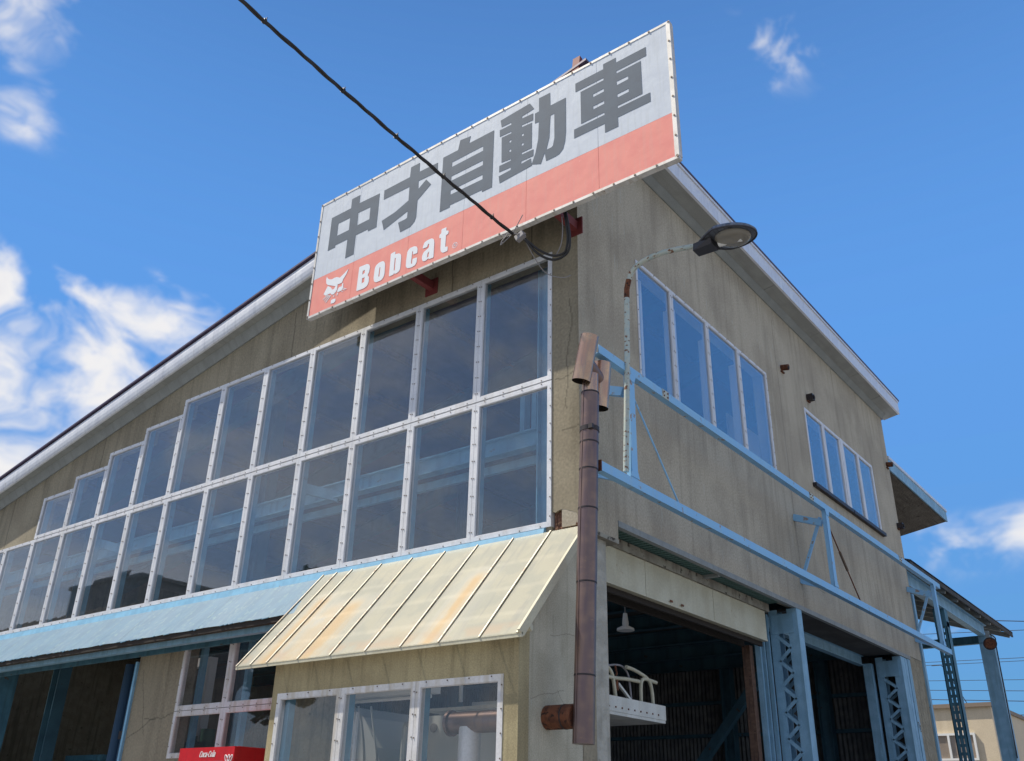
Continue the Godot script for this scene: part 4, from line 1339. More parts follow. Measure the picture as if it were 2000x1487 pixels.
func build_chimney():
	var s := thing("stove_pipe", "tall bronze brown stove pipe with an H-shaped cap rising past the building corner", "stove pipe", Vector3(0.33, 2.1, 0.48))
	var lo := Vector3(0.325, 2.14, 0.485)
	var hi := Vector3(0.395, 5.22, 0.405)
	var at := func(y: float) -> Vector3: return lo.lerp(hi, (y - lo.y) / (hi.y - lo.y))
	var cuts := [2.14, 2.62, 3.32, 3.92, 4.26, 4.50, 4.96, 5.14]
	var radii := [0.082, 0.081, 0.082, 0.0805, 0.0805, 0.079, 0.073]
	for k in 7:
		var b := MB.new()
		var p: Vector3 = at.call(cuts[k])
		var q: Vector3 = at.call(cuts[k + 1])
		b.tube([p, q], [radii[k], radii[k] - 0.002], 28)
		var seg := part("pipe_section", b, MT.bright_copper if k == 6 else MT.copper, s)
		if k > 0:
			b = MB.new()
			var d := (hi - lo).normalized()
			b.tube([p - d * 0.006, p + d * 0.006], radii[k - 1] + 0.0012, 28)
			part("joint", b, MT.band, seg)
		# folded seam running up the section
		b = MB.new()
		var o: Vector3 = Vector3(-0.25, 0, 0.97) * (radii[k] + 0.001)
		b.bar(p + o, q + o, 0.008, 0.004, Vector3.BACK)
		part("seam", b, MT.copper, seg)
	var cl := MB.new()
	var m: Vector3 = at.call(4.62)
	cl.tube([m - Vector3(0, 0.02, 0), m + Vector3(0, 0.02, 0)], 0.0845, 28)
	cl.obox(Transform3D(Basis(), m + Vector3(0.06, 0, 0.07)), Vector3(0.04, 0.04, 0.024))
	part("clamp", cl, MT.band, s)
	# the H cap: a level cross pipe and two open tubes
	var a := Vector3(0.405, 5.22, 0.5)
	var c := Vector3(0.39, 5.12, 0.25)
	var b := MB.new()
	b.tube([a, c], 0.070, 22)
	part("cross_pipe", b, MT.copper, s)
	var ends := [[Vector3(0.453, 5.468, 0.50), Vector3(0.357, 5.052, 0.50)], [Vector3(0.42, 5.31, 0.25), Vector3(0.372, 4.885, 0.25)]]
	for e in ends:
		var t := MB.new()
		t.tube([e[0], e[1]], [0.079, 0.083], 30, false)
		var o := part("open_tube", t, MT.bright_copper, s)
		var d: Vector3 = (e[1] - e[0]).normalized()
		t = MB.new()
		t.tube([e[0] + d * 0.004, e[1] - d * 0.004], [0.076, 0.080], 30, false)
		part("sooty_lining", t, MT.soot, o)
		t = MB.new()
		t.tube([e[0] + d * 0.16, e[0] + d * 0.165], 0.077, 30)
		part("baffle", t, MT.soot, o)
	# stub through the annex wall
	b = MB.new()
	b.tube([Vector3(0.0, 2.335, 0.48), Vector3(0.26, 2.335, 0.482)], 0.088, 26)
	part("wall_stub", b, MT.rust, s)
	b = MB.new()
	b.tube([Vector3(0.16, 2.335, 0.48), Vector3(0.172, 2.335, 0.48)], 0.091, 26)
	part("joint", b, MT.band, s)

func build_lamp():
	var s := thing("yard_lamp", "chipped pale blue bent lamp pole with a dark oval lamp head above the rail", "street lamp", Vector3(0.44, 4.4, -0.12))
	var z := -0.11
	var b := MB.new()
	b.tube([Vector3(0.41, 4.40, z), Vector3(0.465, 5.5, z), Vector3(0.485, 6.14, z)], 0.026, 16)
	part("pole", b, MT.rusty_pole, s)
	b = MB.new()
	b.tube([Vector3(0.485, 6.14, z), Vector3(0.49, 6.24, z), Vector3(0.515, 6.335, z)], 0.027, 16)
	part("rusted_bend", b, MT.rust, s)
	b = MB.new()
	var path := [Vector3(0.515, 6.335, z)]
	for p in [[0.545, 6.40], [0.60, 6.455], [0.68, 6.485], [0.78, 6.50], [0.90, 6.498], [1.05, 6.475], [1.27, 6.43]]:
		path.append(Vector3(p[0], p[1], z))
	b.tube(path, 0.025, 16)
	part("arm", b, MT.rusty_pole, s)
	# head: a teardrop hood over a bowl of glass
	var t := Transform3D(Basis(Vector3.BACK, -0.10), Vector3(1.27, 6.425, z))
	var hood := MB.new()
	var outline := []
	var n := 36
	for k in n:
		var a := TAU * k / n
		var u := 0.27 + 0.28 * cos(a)
		var half := 0.19 * sin(a) * (1.0 if cos(a) > -0.2 else lerpf(1.0, 0.45, clampf((-cos(a) - 0.2) / 0.8, 0, 1)))
		outline.append(Vector2(u, half))
	var rows := [[1.0, 0.0], [1.01, 0.022], [0.92, 0.045], [0.7, 0.066], [0.35, 0.078]]
	var mid := Vector2(0.27, 0)
	for r in rows.size() - 1:
		for k in n:
			var p: Vector2 = outline[k]
			var q: Vector2 = outline[(k + 1) % n]
			var lo0: Vector2 = mid + (p - mid) * rows[r][0]
			var lo1: Vector2 = mid + (q - mid) * rows[r][0]
			var hi0: Vector2 = mid + (p - mid) * rows[r + 1][0]
			var hi1: Vector2 = mid + (q - mid) * rows[r + 1][0]
			hood.quad(t * Vector3(lo0.x, rows[r][1], -lo0.y), t * Vector3(lo1.x, rows[r][1], -lo1.y), t * Vector3(hi1.x, rows[r + 1][1], -hi1.y), t * Vector3(hi0.x, rows[r + 1][1], -hi0.y))
	for k in n:
		var p: Vector2 = mid + (outline[k] - mid) * 0.35
		var q: Vector2 = mid + (outline[(k + 1) % n] - mid) * 0.35
		hood.tri(t * Vector3(p.x, 0.078, -p.y), t * Vector3(q.x, 0.078, -q.y), t * Vector3(mid.x, 0.081, 0))
		var e: Vector2 = outline[k]
		var f: Vector2 = outline[(k + 1) % n]
		hood.tri(t * Vector3(f.x, 0.0, -f.y), t * Vector3(e.x, 0.0, -e.y), t * Vector3(mid.x, 0.0, 0))
	part("hood", hood, MT.hood, s)
	var rim := MB.new()
	var ring := []
	for k in n + 1:
		var e: Vector2 = mid + (outline[k % n] - mid) * 1.0
		ring.append(t * Vector3(e.x, 0.0, -e.y))
	rim.tube(ring, 0.008, 8, false)
	part("gasket", rim, MT.dark_plastic, s)
	var bowl := MB.new()
	var rr := 10
	var nn := 28
	var cen := Vector2(0.335, 0)
	for i in rr:
		for k in nn:
			var pt := func(i2: int, k2: int) -> Vector3:
				var th := PI * 0.5 * i2 / rr
				var a := TAU * k2 / nn
				return Vector3(cen.x + 0.165 * cos(th) * cos(a), -0.006 - 0.065 * sin(th), 0.145 * cos(th) * sin(a))
			var nr := func(p: Vector3) -> Vector3: return (t.basis * Vector3((p.x - cen.x) / 0.0272, (p.y + 0.006) / 0.0042, p.z / 0.021)).normalized()
			var p0: Vector3 = pt.call(i, k)
			var p1: Vector3 = pt.call(i, k + 1)
			var p2: Vector3 = pt.call(i + 1, k + 1)
			var p3: Vector3 = pt.call(i + 1, k)
			bowl.tris_n(t * p0, t * p1, t * p2, nr.call(p0), nr.call(p1), nr.call(p2))
			bowl.tris_n(t * p0, t * p2, t * p3, nr.call(p0), nr.call(p2), nr.call(p3))
	part("bowl", bowl, MT.lens, s)
	var neck := MB.new()
	neck.hexa([t * Vector3(-0.03, -0.075, -0.06), t * Vector3(0.16, -0.055, -0.07), t * Vector3(-0.03, -0.002, -0.06), t * Vector3(0.16, -0.002, -0.10), t * Vector3(-0.03, -0.075, 0.06), t * Vector3(0.16, -0.055, 0.07), t * Vector3(-0.03, -0.002, 0.06), t * Vector3(0.16, -0.002, 0.10)])
	part("gear_box", neck, MT.dark_plastic, s)
	var bulb := MB.new()
	bulb.tube([t * Vector3(0.2, -0.03, 0), t * Vector3(0.42, -0.035, 0)], 0.035, 12)
	part("bulb", bulb, MT.plain_white, s)

func sagging(a: Vector3, b: Vector3, sag: float, n: int) -> Array:
	var p := []
	for k in n + 1:
		var t := float(k) / n
		p.append(a.lerp(b, t) - Vector3(0, sag * 4.0 * t * (1.0 - t), 0))
	return p

func build_cables():
	# bundled service cable from a pole across the street down to the sign's lower edge
	var s := thing("overhead_cable", "thick black twisted cable bundle crossing the sky to the signboard's lower edge", "cable", Vector3(-0.4, 6.9, 0.45))
	var e := Vector3(-0.444, 6.918, 0.50)
	var path := []
	for k in 121:
		var v := 11.7 * k / 120.0
		path.append(e + Vector3(-0.0389 * v, 0.078 * v + 0.011 * v * v, v))
	for strand in 3:
		var b := MB.new()
		var pts := []
		var n := 260
		for k in n + 1:
			var p := along(path, float(k) / n)
			var a := TAU * strand / 3.0 + k * 0.42
			pts.append(p + Vector3(cos(a), sin(a), 0) * 0.009)
		b.tube(pts, 0.0105 if strand < 2 else 0.007, 7)
		part("strand", b, MT.black_cable, s)
	for q in [0.026, 0.085, 0.137, 0.19, 0.26, 0.34, 0.45, 0.6, 0.8]:
		var b := MB.new()
		var p := along(path, q)
		var p2 := along(path, q + 0.002)
		b.tube([p, p2], 0.023, 8)
		b.bar(p, p + Vector3(0.01, 0.045, 0.0), 0.006, 0.006, Vector3.BACK)
		part("cable_tie", b, MT.black_cable, s)
	# anchor with its loose wire ends
	var an := MB.new()
	for q in [[0.0, 0.0, 0.0, 0.14, 0.16, 0.02], [0.0, 0.0, 0.0, -0.12, -0.10, 0.03], [0.02, 0.0, 0.0, 0.10, -0.05, -0.12], [-0.02, 0.01, 0.0, -0.10, 0.02, 0.03], [0.0, 0.0, 0.0, 0.13, -0.02, -0.05]]:
		an.tube([e + Vector3(q[0], q[1], q[2]), e + Vector3(q[3], q[4], q[5])], 0.005, 6)
	an.tube([e + Vector3(-0.05, 0.0, 0.02), e + Vector3(-0.11, -0.06, 0.03), e + Vector3(-0.13, -0.10, 0.03), e + Vector3(-0.10, -0.08, 0.03)], 0.006, 6)
	an.obox(Transform3D(Basis(Vector3.BACK, 0.4), e + Vector3(0.06, -0.03, -0.05)), Vector3(0.10, 0.07, 0.05))
	part("anchor", an, MT.grey_cable, s)
	# hanging loop from the anchor back up behind the board
	var l := thing("cable_loop", "black cable loop drooping from the sign's lower edge over the right top window", "cable", Vector3(-0.2, 6.8, 0.25))
	var loops := [[[-0.36, 6.87, 0.42], [-0.27, 6.72, 0.30], [-0.16, 6.66, 0.2], [-0.02, 6.655, 0.2], [0.05, 6.70, 0.22], [0.08, 6.80, 0.25], [0.085, 6.92, 0.28], [0.07, 7.08, 0.3]], [[-0.36, 6.88, 0.42], [-0.25, 6.75, 0.31], [-0.14, 6.69, 0.22], [-0.02, 6.68, 0.21], [0.03, 6.73, 0.23], [0.055, 6.83, 0.25], [0.06, 6.95, 0.28], [0.05, 7.08, 0.3]]]
	for q in loops:
		var pts := []
		for p in q:
			pts.append(Vector3(p[0], p[1], p[2]))
		var b := MB.new()
		b.tube(smooth_path(pts), 0.0125, 8)
		part("cable", b, MT.black_cable, l)
	var g := MB.new()
	g.tube(smooth_path([Vector3(-0.35, 6.86, 0.42), Vector3(-0.33, 6.72, 0.30), Vector3(-0.30, 6.60, 0.16), Vector3(-0.22, 6.54, 0.1), Vector3(-0.12, 6.51, 0.06), Vector3(-0.06, 6.53, 0.03)]), 0.005, 6)
	g.tube(smooth_path([Vector3(0.02, 7.05, 0.3), Vector3(0.0, 6.9, 0.26), Vector3(-0.05, 6.78, 0.22), Vector3(-0.12, 6.70, 0.2)]), 0.005, 6)
	part("thin_wire", g, MT.grey_cable, l)

func smooth_path(p: Array) -> Array:
	var c := Curve3D.new()
	for i in p.size():
		var t: Vector3 = (p[mini(i + 1, p.size() - 1)] - p[maxi(i - 1, 0)]) / 6.0
		c.add_point(p[i], -t, t)
	c.bake_interval = 0.025
	return Array(c.get_baked_points())

func along(path: Array, t: float) -> Vector3:
	var f := clampf(t, 0, 1) * (path.size() - 1)
	var i := mini(int(f), path.size() - 2)
	return path[i].lerp(path[i + 1], f - i)

func build_small_things():
	# clay-coloured vent stubs in the side wall
	var spots := [[7.65, -5.33, "rusty vent stub in the side wall between the two window groups", MT.rust], [7.535, -6.29, "dark square vent stub just above the rear sliding windows", MT.band], [7.62, -10.12, "rusty vent stub high at the rear corner of the side wall", MT.rust], [6.48, -10.17, "small dark vent stub low at the rear corner beneath the concrete slab", MT.band]]
	for q in spots:
		var v := thing("vent_stub", q[2], "vent", Vector3(0.0, q[0], q[1]), "vent stubs in the side wall")
		var b := MB.new()
		if q[3] == MT.rust:
			b.tube([Vector3(0.003, q[0] + 0.02, q[1]), Vector3(0.11, q[0], q[1])], 0.045, 14)
		else:
			b.box(Vector3(0.003, q[0] - 0.045, q[1] - 0.05), Vector3(0.10, q[0] + 0.05, q[1] + 0.05))
		part("sleeve", b, q[3], v)
		b = MB.new()
		b.tube([Vector3(0.105, q[0], q[1]), Vector3(0.113, q[0], q[1])], 0.034, 14)
		part("opening", b, MT.soot, v)
		b = MB.new()
		b.box(Vector3(0.003, q[0] - 0.062, q[1] - 0.05), Vector3(0.03, q[0] - 0.047, q[1] + 0.05))
		part("lip", b, MT.rust, v)
	# drinks machine by the annex
	var vx0 := -4.50
	var vx1 := -3.60
	var vz := 0.62
	var vt := 2.215
	var m := thing("vending_machine", "red drinks vending machine with a pale window standing beside the annex", "vending machine", Vector3(-4.05, 0, 0.3))
	var b := MB.new()
	b.box(Vector3(vx0, 0.08, 0.02), Vector3(vx1, vt, vz - 0.05))
	part("cabinet", b, MT.red_paint, m)
	b = MB.new()
	var fz := vz - 0.049
	b.box(Vector3(vx0, 0.10, fz), Vector3(vx0 + 0.06, vt - 0.004, vz))
	b.box(Vector3(vx1 - 0.16, 0.10, fz), Vector3(vx1, vt - 0.004, vz))
	b.box(Vector3(vx0 + 0.06, vt - 0.13, fz), Vector3(vx1 - 0.16, vt - 0.004, vz))
	b.box(Vector3(vx0 + 0.06, 0.10, fz), Vector3(vx1 - 0.16, 1.05, vz))
	part("door", b, MT.red_paint, m)
	b = MB.new()
	b.box(Vector3(vx0 + 0.06, 1.05, fz), Vector3(vx1 - 0.16, vt - 0.13, vz - 0.02))
	part("display_window", b, MT.vend_window, m)
	b = MB.new()
	b.box(Vector3(vx0 + 0.05, 0, 0.05), Vector3(vx1 - 0.05, 0.08, vz - 0.08))
	part("plinth", b, MT.truck_trim, m)
	b = MB.new()
	b.box(Vector3(vx0 + 0.2, 0.3, vz), Vector3(vx1 - 0.3, 0.5, vz + 0.012))
	part("delivery_flap", b, MT.truck_trim, m)
	var word := TextMesh.new()
	var font := SystemFont.new()
	font.font_names = PackedStringArray(["Droid Serif"])
	font.font_italic = true
	font.font_weight = 700
	word.font = font
	word.text = "Coca-Cola"
	word.font_size = 32
	word.pixel_size = 0.0023
	word.depth = 0.003
	var wd := part("logo_word", word, MT.letter_white, m)
	wd.transform = Transform3D(Basis(Vector3(0.72, 0, 0), Vector3(0.3, 1, 0), Vector3(0, 0, 1)), Vector3(-4.02, vt - 0.068, vz + 0.002) - m.position)
	var em := MB.new()
	for q in [[0.0, 0.0, 0.0], [0.032, 0.004, 0.55], [-0.032, 0.004, -0.55]]:
		var o := Vector3(vx1 - 0.075 + q[0], vt - 0.12 + q[1], vz + 0.002)
		var ring := []
		for k in 13:
			var a := TAU * k / 12
			ring.append(o + (Basis(Vector3.BACK, -q[2]) * Vector3(0.016 * cos(a), 0.042 * sin(a), 0)))
		em.tube(ring, 0.0045, 5, false)
	em.bar(Vector3(vx1 - 0.115, vt - 0.175, vz + 0.002), Vector3(vx1 - 0.035, vt - 0.175, vz + 0.002), 0.008, 0.004)
	em.bar(Vector3(vx1 - 0.1, vt - 0.22, vz + 0.002), Vector3(vx1 - 0.05, vt - 0.20, vz + 0.002), 0.008, 0.004)
	em.bar(Vector3(vx1 - 0.1, vt - 0.25, vz + 0.002), Vector3(vx1 - 0.05, vt - 0.25, vz + 0.002), 0.008, 0.004)
	part("flower_emblem", em, MT.letter_white, m)

func grab_rail(b: MB, pts: Array, r := 0.02):
	b.tube(smooth_path(pts), r, 10)

func build_indoor_things():
	# lift platform with pipe guard rails showing in the first door
	var p := thing("work_platform", "white lift platform with bent pipe guard rails inside the first door opening", "work platform", Vector3(-1.2, 2.4, -2.4))
	var b := MB.new()
	b.box(Vector3(-0.73, 2.605, -0.6), Vector3(-0.70, 2.75, -2.63))
	b.box(Vector3(-2.3, 2.605, -2.60), Vector3(-0.731, 2.75, -2.629))
	part("side_board", b, MT.white_paint, p)
	for k in 9:
		b = MB.new()
		b.box(Vector3(-0.70, 2.64, -1.5 - k * 0.12), Vector3(-0.693, 2.655, -1.515 - k * 0.12))
		part("bolt", b, MT.rust, p)
	b = MB.new()
	b.box(Vector3(-2.3, 2.575, -0.6), Vector3(-0.705, 2.604, -2.625))
	part("deck", b, MT.white_paint, p)
	var rails := [[[-1.1, 3.04], [-1.45, 3.045], [-1.60, 3.02], [-1.68, 2.95], [-1.73, 2.75]], [[-1.1, 2.93], [-1.7, 2.935], [-1.95, 2.95], [-2.2, 2.955]], [[-1.95, 3.07], [-2.1, 3.06], [-2.32, 3.02], [-2.42, 2.97], [-2.46, 2.88], [-2.47, 2.75]], [[-2.225, 2.75], [-2.235, 2.92], [-2.27, 2.98], [-2.34, 2.995], [-2.56, 2.985]]]
	for q in rails:
		b = MB.new()
		var pts := []
		for k in q:
			pts.append(Vector3(-0.76, k[1], k[0]))
		grab_rail(b, pts, 0.019)
		part("guard_rail", b, MT.cream, p)
	b = MB.new()
	b.tube(smooth_path([Vector3(-0.8, 2.75, -2.1), Vector3(-0.8, 2.98, -2.06), Vector3(-0.8, 3.06, -1.98), Vector3(-0.8, 3.08, -1.85), Vector3(-0.8, 3.04, -1.6)]), 0.011, 8)
	part("thin_rail", b, MT.grey_cable, p)
	b = MB.new()
	b.bar(Vector3(-0.77, 2.89, -1.80), Vector3(-0.77, 2.755, -2.03), 0.024, 0.024)
	part("strut", b, MT.white_paint, p)
	b = MB.new()
	b.tube([Vector3(-0.77, 3.06, -1.75), Vector3(-0.77, 2.99, -1.78), Vector3(-0.77, 2.95, -1.76)], 0.010, 8)
	b.tube([Vector3(-0.77, 2.95, -1.76), Vector3(-0.77, 2.82, -1.77)], 0.022, 8)
	part("hook", b, MT.rust, p)
	b = MB.new()
	b.box(Vector3(-1.9, 0.06, -1.6), Vector3(-1.6, 2.575, -2.0))
	part("mast", b, MT.truck_trim, p)
	# pendant lamp
	var l := thing("pendant_lamp", "small white pendant lamp hanging in the dark behind the first door", "pendant lamp", Vector3(-1.38, 3.6, -3.0))
	b = MB.new()
	b.tube([Vector3(-1.383, 4.40, -3.0), Vector3(-1.383, 3.80, -3.0)], 0.008, 6)
	part("cord", b, MT.grey_cable, l)
	b = MB.new()
	b.tube([Vector3(-1.383, 3.86, -3.0), Vector3(-1.383, 3.74, -3.0), Vector3(-1.383, 3.70, -3.0)], [0.025, 0.04, 0.03], 14)
	part("socket", b, MT.plain_white, l)
	b = MB.new()
	b.tube([Vector3(-1.383, 3.72, -3.0), Vector3(-1.383, 3.685, -3.0), Vector3(-1.383, 3.66, -3.0)], [0.03, 0.10, 0.105], 20)
	part("shade", b, MT.plain_white, l)
	# light truck parked behind the annex windows: rounded white cab with a dark side window
	var t := thing("light_truck", "white light truck with a rounded cab parked inside behind the annex windows", "truck", Vector3(-4.0, 0.06, -1.6))
	var side := [Vector2(-5.05, 0.75), Vector2(-5.05, 1.7), Vector2(-4.98, 2.0), Vector2(-4.72, 2.58), Vector2(-4.55, 2.72), Vector2(-4.2, 2.78), Vector2(-3.85, 2.74), Vector2(-3.62, 2.62), Vector2(-3.38, 2.30), Vector2(-3.24, 1.95), Vector2(-3.16, 1.5), Vector2(-3.16, 0.75)]
	b = MB.new()
	b.plate(PackedVector2Array(side), 1.7, Transform3D(Basis(), Vector3(0, 0, -2.75)))
	part("cab", b, MT.truck_white, t)
	b = MB.new()
	b.plate(PackedVector2Array([Vector2(-4.95, 1.75), Vector2(-4.88, 2.0), Vector2(-4.66, 2.50), Vector2(-4.52, 2.60), Vector2(-4.3, 2.62), Vector2(-4.3, 1.75)]), 0.006, Transform3D(Basis(), Vector3(0, 0, -1.049)))
	part("side_window", b, MT.truck_trim, t)
	for k in 4:
		b = MB.new()
		var px := -4.12 + k * 0.2
		b.tube(smooth_path([Vector3(px, 2.765 - k * 0.012, -1.047), Vector3(px + 0.10, 2.55 - k * 0.05, -1.044), Vector3(px + 0.16, 2.1, -1.044), Vector3(px + 0.17, 1.4, -1.044)]), 0.012, 6)
		part("body_ridge", b, MT.truck_white, t)
	b = MB.new()
	b.box(Vector3(-3.15, 1.0, -2.75), Vector3(-2.95, 1.95, -1.05))
	part("grille", b, MT.truck_trim, t)
	for x in [-4.6, -3.6]:
		b = MB.new()
		b.tube([Vector3(x, 0.42, -1.02), Vector3(x, 0.42, -1.25)], 0.36, 20)
		part("wheel", b, MT.truck_trim, t)
	b = MB.new()
	b.box(Vector3(-5.0, 0.5, -2.7), Vector3(-3.0, 0.75, -1.3))
	part("chassis", b, MT.truck_trim, t)
	b = MB.new()
	b.box(Vector3(-4.1, 1.95, -1.04), Vector3(-3.55, 2.12, -1.02))
	part("red_panel", b, MT.red_paint, t)
	# high truck body with a grab rail and boom
	var c := thing("crane_truck", "white crane truck body with grab rails and a level boom behind the right annex pane", "truck", Vector3(-2.0, 0.06, -1.4))
	b = MB.new()
	b.box(Vector3(-2.62, 0.9, -1.9), Vector3(-2.14, 2.58, -0.95))
	b.box(Vector3(-2.14, 0.9, -1.9), Vector3(-2.0, 2.45, -1.0))
	part("cab_corner", b, MT.truck_white, c)
	b = MB.new()
	b.box(Vector3(-2.18, 2.52, -1.5), Vector3(-1.1, 2.72, -1.2))
	part("boom", b, MT.truck_white, c)
	b = MB.new()
	b.plate(PackedVector2Array([Vector2(-1.95, 2.72), Vector2(-1.80, 2.92), Vector2(-1.55, 3.0), Vector2(-1.1, 3.05), Vector2(-1.1, 2.72)]), 0.3, Transform3D(Basis(), Vector3(0, 0, -1.6)))
	part("boom_housing", b, MT.truck_white, c)
	b = MB.new()
	grab_rail(b, [Vector3(-2.84, 1.5, -0.9), Vector3(-2.84, 2.40, -0.9), Vector3(-2.80, 2.50, -0.9), Vector3(-2.70, 2.52, -0.9), Vector3(-2.55, 2.52, -0.92)], 0.024)
	part("grab_rail", b, MT.truck_white, c)
	b = MB.new()
	grab_rail(b, [Vector3(-2.25, 2.72, -1.1), Vector3(-2.25, 2.92, -1.1), Vector3(-2.18, 3.0, -1.1), Vector3(-1.9, 3.03, -1.1), Vector3(-1.2, 3.06, -1.1)], 0.022)
	part("grab_rail", b, MT.truck_white, c)
	b = MB.new()
	b.tube([Vector3(-2.46, 2.46, -0.945), Vector3(-2.46, 2.46, -0.93)], 0.045, 16)
	part("lamp", b, MT.grey_cable, c)
	b = MB.new()
	b.bar(Vector3(-1.25, 2.2, -0.85), Vector3(-1.25, 3.0, -0.85), 0.05, 0.05, Vector3.BACK)
	part("post", b, MT.truck_trim, c)
	b = MB.new()
	b.box(Vector3(-2.0, 1.2, -1.9), Vector3(-1.15, 2.42, -1.5))
	part("bed", b, MT.truck_white, c)
	b = MB.new()
	b.box(Vector3(-2.5, 0.5, -1.9), Vector3(-1.15, 0.9, -1.1))
	part("chassis", b, MT.truck_trim, c)
	# stove flue inside the annex
	var f := thing("indoor_flue", "brown level flue with a drop pipe inside the right annex window", "stove flue", Vector3(-0.7, 2.3, 0.42))
	b = MB.new()
	b.tube([Vector3(-1.0, 2.335, 0.44), Vector3(-0.15, 2.335, 0.46)], 0.085, 22)
	part("level_pipe", b, MT.copper, f)
	b = MB.new()
	b.tube([Vector3(-1.012, 2.335, 0.44), Vector3(-0.985, 2.335, 0.44)], 0.102, 22)
	part("end_cap", b, MT.copper, f)
	b = MB.new()
	b.tube([Vector3(-0.80, 2.30, 0.44), Vector3(-0.80, 0.9, 0.44)], 0.09, 20)
	part("drop_pipe", b, MT.aluminium, f)
	# ladder pole pair and tube light in the left annex pane
	var ld := thing("step_ladder", "thin silver ladder standing behind the left annex pane", "ladder", Vector3(-2.4, 0.06, 0.3))
	for q in [[-2.50, -2.36], [-2.32, -2.36]]:
		b = MB.new()
		b.bar(Vector3(q[0], 0.06, 0.25), Vector3(q[1] + (0.02 if q[0] > -2.4 else 0.0), 2.5, 0.25), 0.03, 0.025, Vector3.BACK)
		part("rail", b, MT.aluminium, ld)
	for k in 7:
		b = MB.new()
		var y := 0.4 + k * 0.3
		b.box(Vector3(lerpf(-2.50, -2.36, y / 2.5), y, 0.235), Vector3(lerpf(-2.32, -2.34, y / 2.5), y + 0.025, 0.265))
		part("rung", b, MT.aluminium, ld)
	var tl := thing("tube_light", "unlit white strip light under the annex ceiling behind the middle pane", "strip light", Vector3(-2.2, 2.7, 0.0))
	b = MB.new()
	b.box(Vector3(-2.75, 2.66, -0.12), Vector3(-1.65, 2.72, 0.02))
	part("housing", b, MT.plain_white, tl)
	b = MB.new()
	b.tube([Vector3(-2.7, 2.635, -0.05), Vector3(-1.7, 2.635, -0.05)], 0.016, 10)
	part("tube", b, MT.letter_white, tl)
	# things behind the four lights
	var du := thing("white_duct", "white right-angled duct behind the top left pane of the four-light window", "duct", Vector3(-6.3, 2.0, -0.8))
	b = MB.new()
	b.box(Vector3(-6.70, 3.33, -0.75), Vector3(-6.24, 3.44, -0.86))
	part("level_run", b, MT.plain_white, du)
	b = MB.new()
	b.box(Vector3(-6.36, 1.2, -0.75), Vector3(-6.24, 3.33, -0.86))
	part("drop_run", b, MT.plain_white, du)
	var gm := thing("green_machine", "dark green workshop machine behind the lower left pane", "machine", Vector3(-6.1, 0.06, -0.8))
	b = MB.new()
	b.box(Vector3(-6.45, 0.06, -0.6), Vector3(-5.85, 2.40, -1.1))
	part("body", b, MT.green_machine, gm)
	b = MB.new()
	b.tube([Vector3(-6.12, 2.40, -0.8), Vector3(-6.12, 2.56, -0.8)], 0.09, 14)
	b.tube([Vector3(-6.3, 2.40, -0.75), Vector3(-6.3, 2.48, -0.75)], 0.05, 12)
	part("motor", b, MT.green_machine, gm)
	var bx := thing("tall_carton", "tall brown carton beside the green machine behind the lower left pane", "box", Vector3(-6.45, 0.06, -0.5))
	b = MB.new()
	b.box(Vector3(-6.62, 0.06, -0.40), Vector3(-6.30, 2.52, -0.58))
	part("sides", b, MT.cardboard, bx)
	b = MB.new()
	b.box(Vector3(-6.47, 2.521, -0.40), Vector3(-6.44, 2.524, -0.58))
	part("tape", b, MT.plain_white, bx)
	# left bay: dark blue folded curtain, low blue barrier, yellow rail
	var cu := thing("folded_curtain", "dark blue curtain gathered at the right side of the open left bay", "curtain", Vector3(-7.3, 0.06, -0.5))
	for k in 7:
		b = MB.new()
		var x := -7.75 + k * 0.14
		b.tube([Vector3(x, 3.42, -0.55 - 0.05 * (k % 2)), Vector3(x + 0.03, 1.8, -0.52 - 0.05 * (k % 2)), Vector3(x, 0.1, -0.55 - 0.05 * (k % 2))], 0.075, 10)
		part("fold", b, MT.curtain, cu)
	b = MB.new()
	b.box(Vector3(-7.55, 2.46, -0.44), Vector3(-6.95, 2.56, -0.46))
	part("strap", b, MT.band, cu)
	var ba := thing("blue_barrier", "low blue steel beam across the bottom of the left bay", "barrier", Vector3(-9, 0.06, -1.4))
	b = MB.new()
	b.box(Vector3(-10.8, 2.30, -1.5), Vector3(-9.7, 2.38, -1.6))
	part("beam", b, MT.dark_blue_steel, ba)
	for x in [-10.7, -9.8]:
		b = MB.new()
		b.box(Vector3(x - 0.04, 0.06, -1.51), Vector3(x + 0.04, 2.30, -1.59))
		part("post", b, MT.dark_blue_steel, ba)
	var yr := thing("yellow_guard", "small yellow pipe guard at the bottom of the left bay", "guard rail", Vector3(-9.6, 0.06, -1.9))
	b = MB.new()
	grab_rail(b, [Vector3(-9.95, 0.06, -1.9), Vector3(-9.95, 2.30, -1.9), Vector3(-9.90, 2.36, -1.9), Vector3(-9.45, 2.36, -1.9), Vector3(-9.40, 2.30, -1.9), Vector3(-9.40, 0.06, -1.9)], 0.02)
	part("hoop", b, MT.yellow, yr)
	b = MB.new()
	b.box(Vector3(-9.95, 2.18, -1.885), Vector3(-9.40, 2.21, -1.915))
	part("cross_bar", b, MT.yellow, yr)

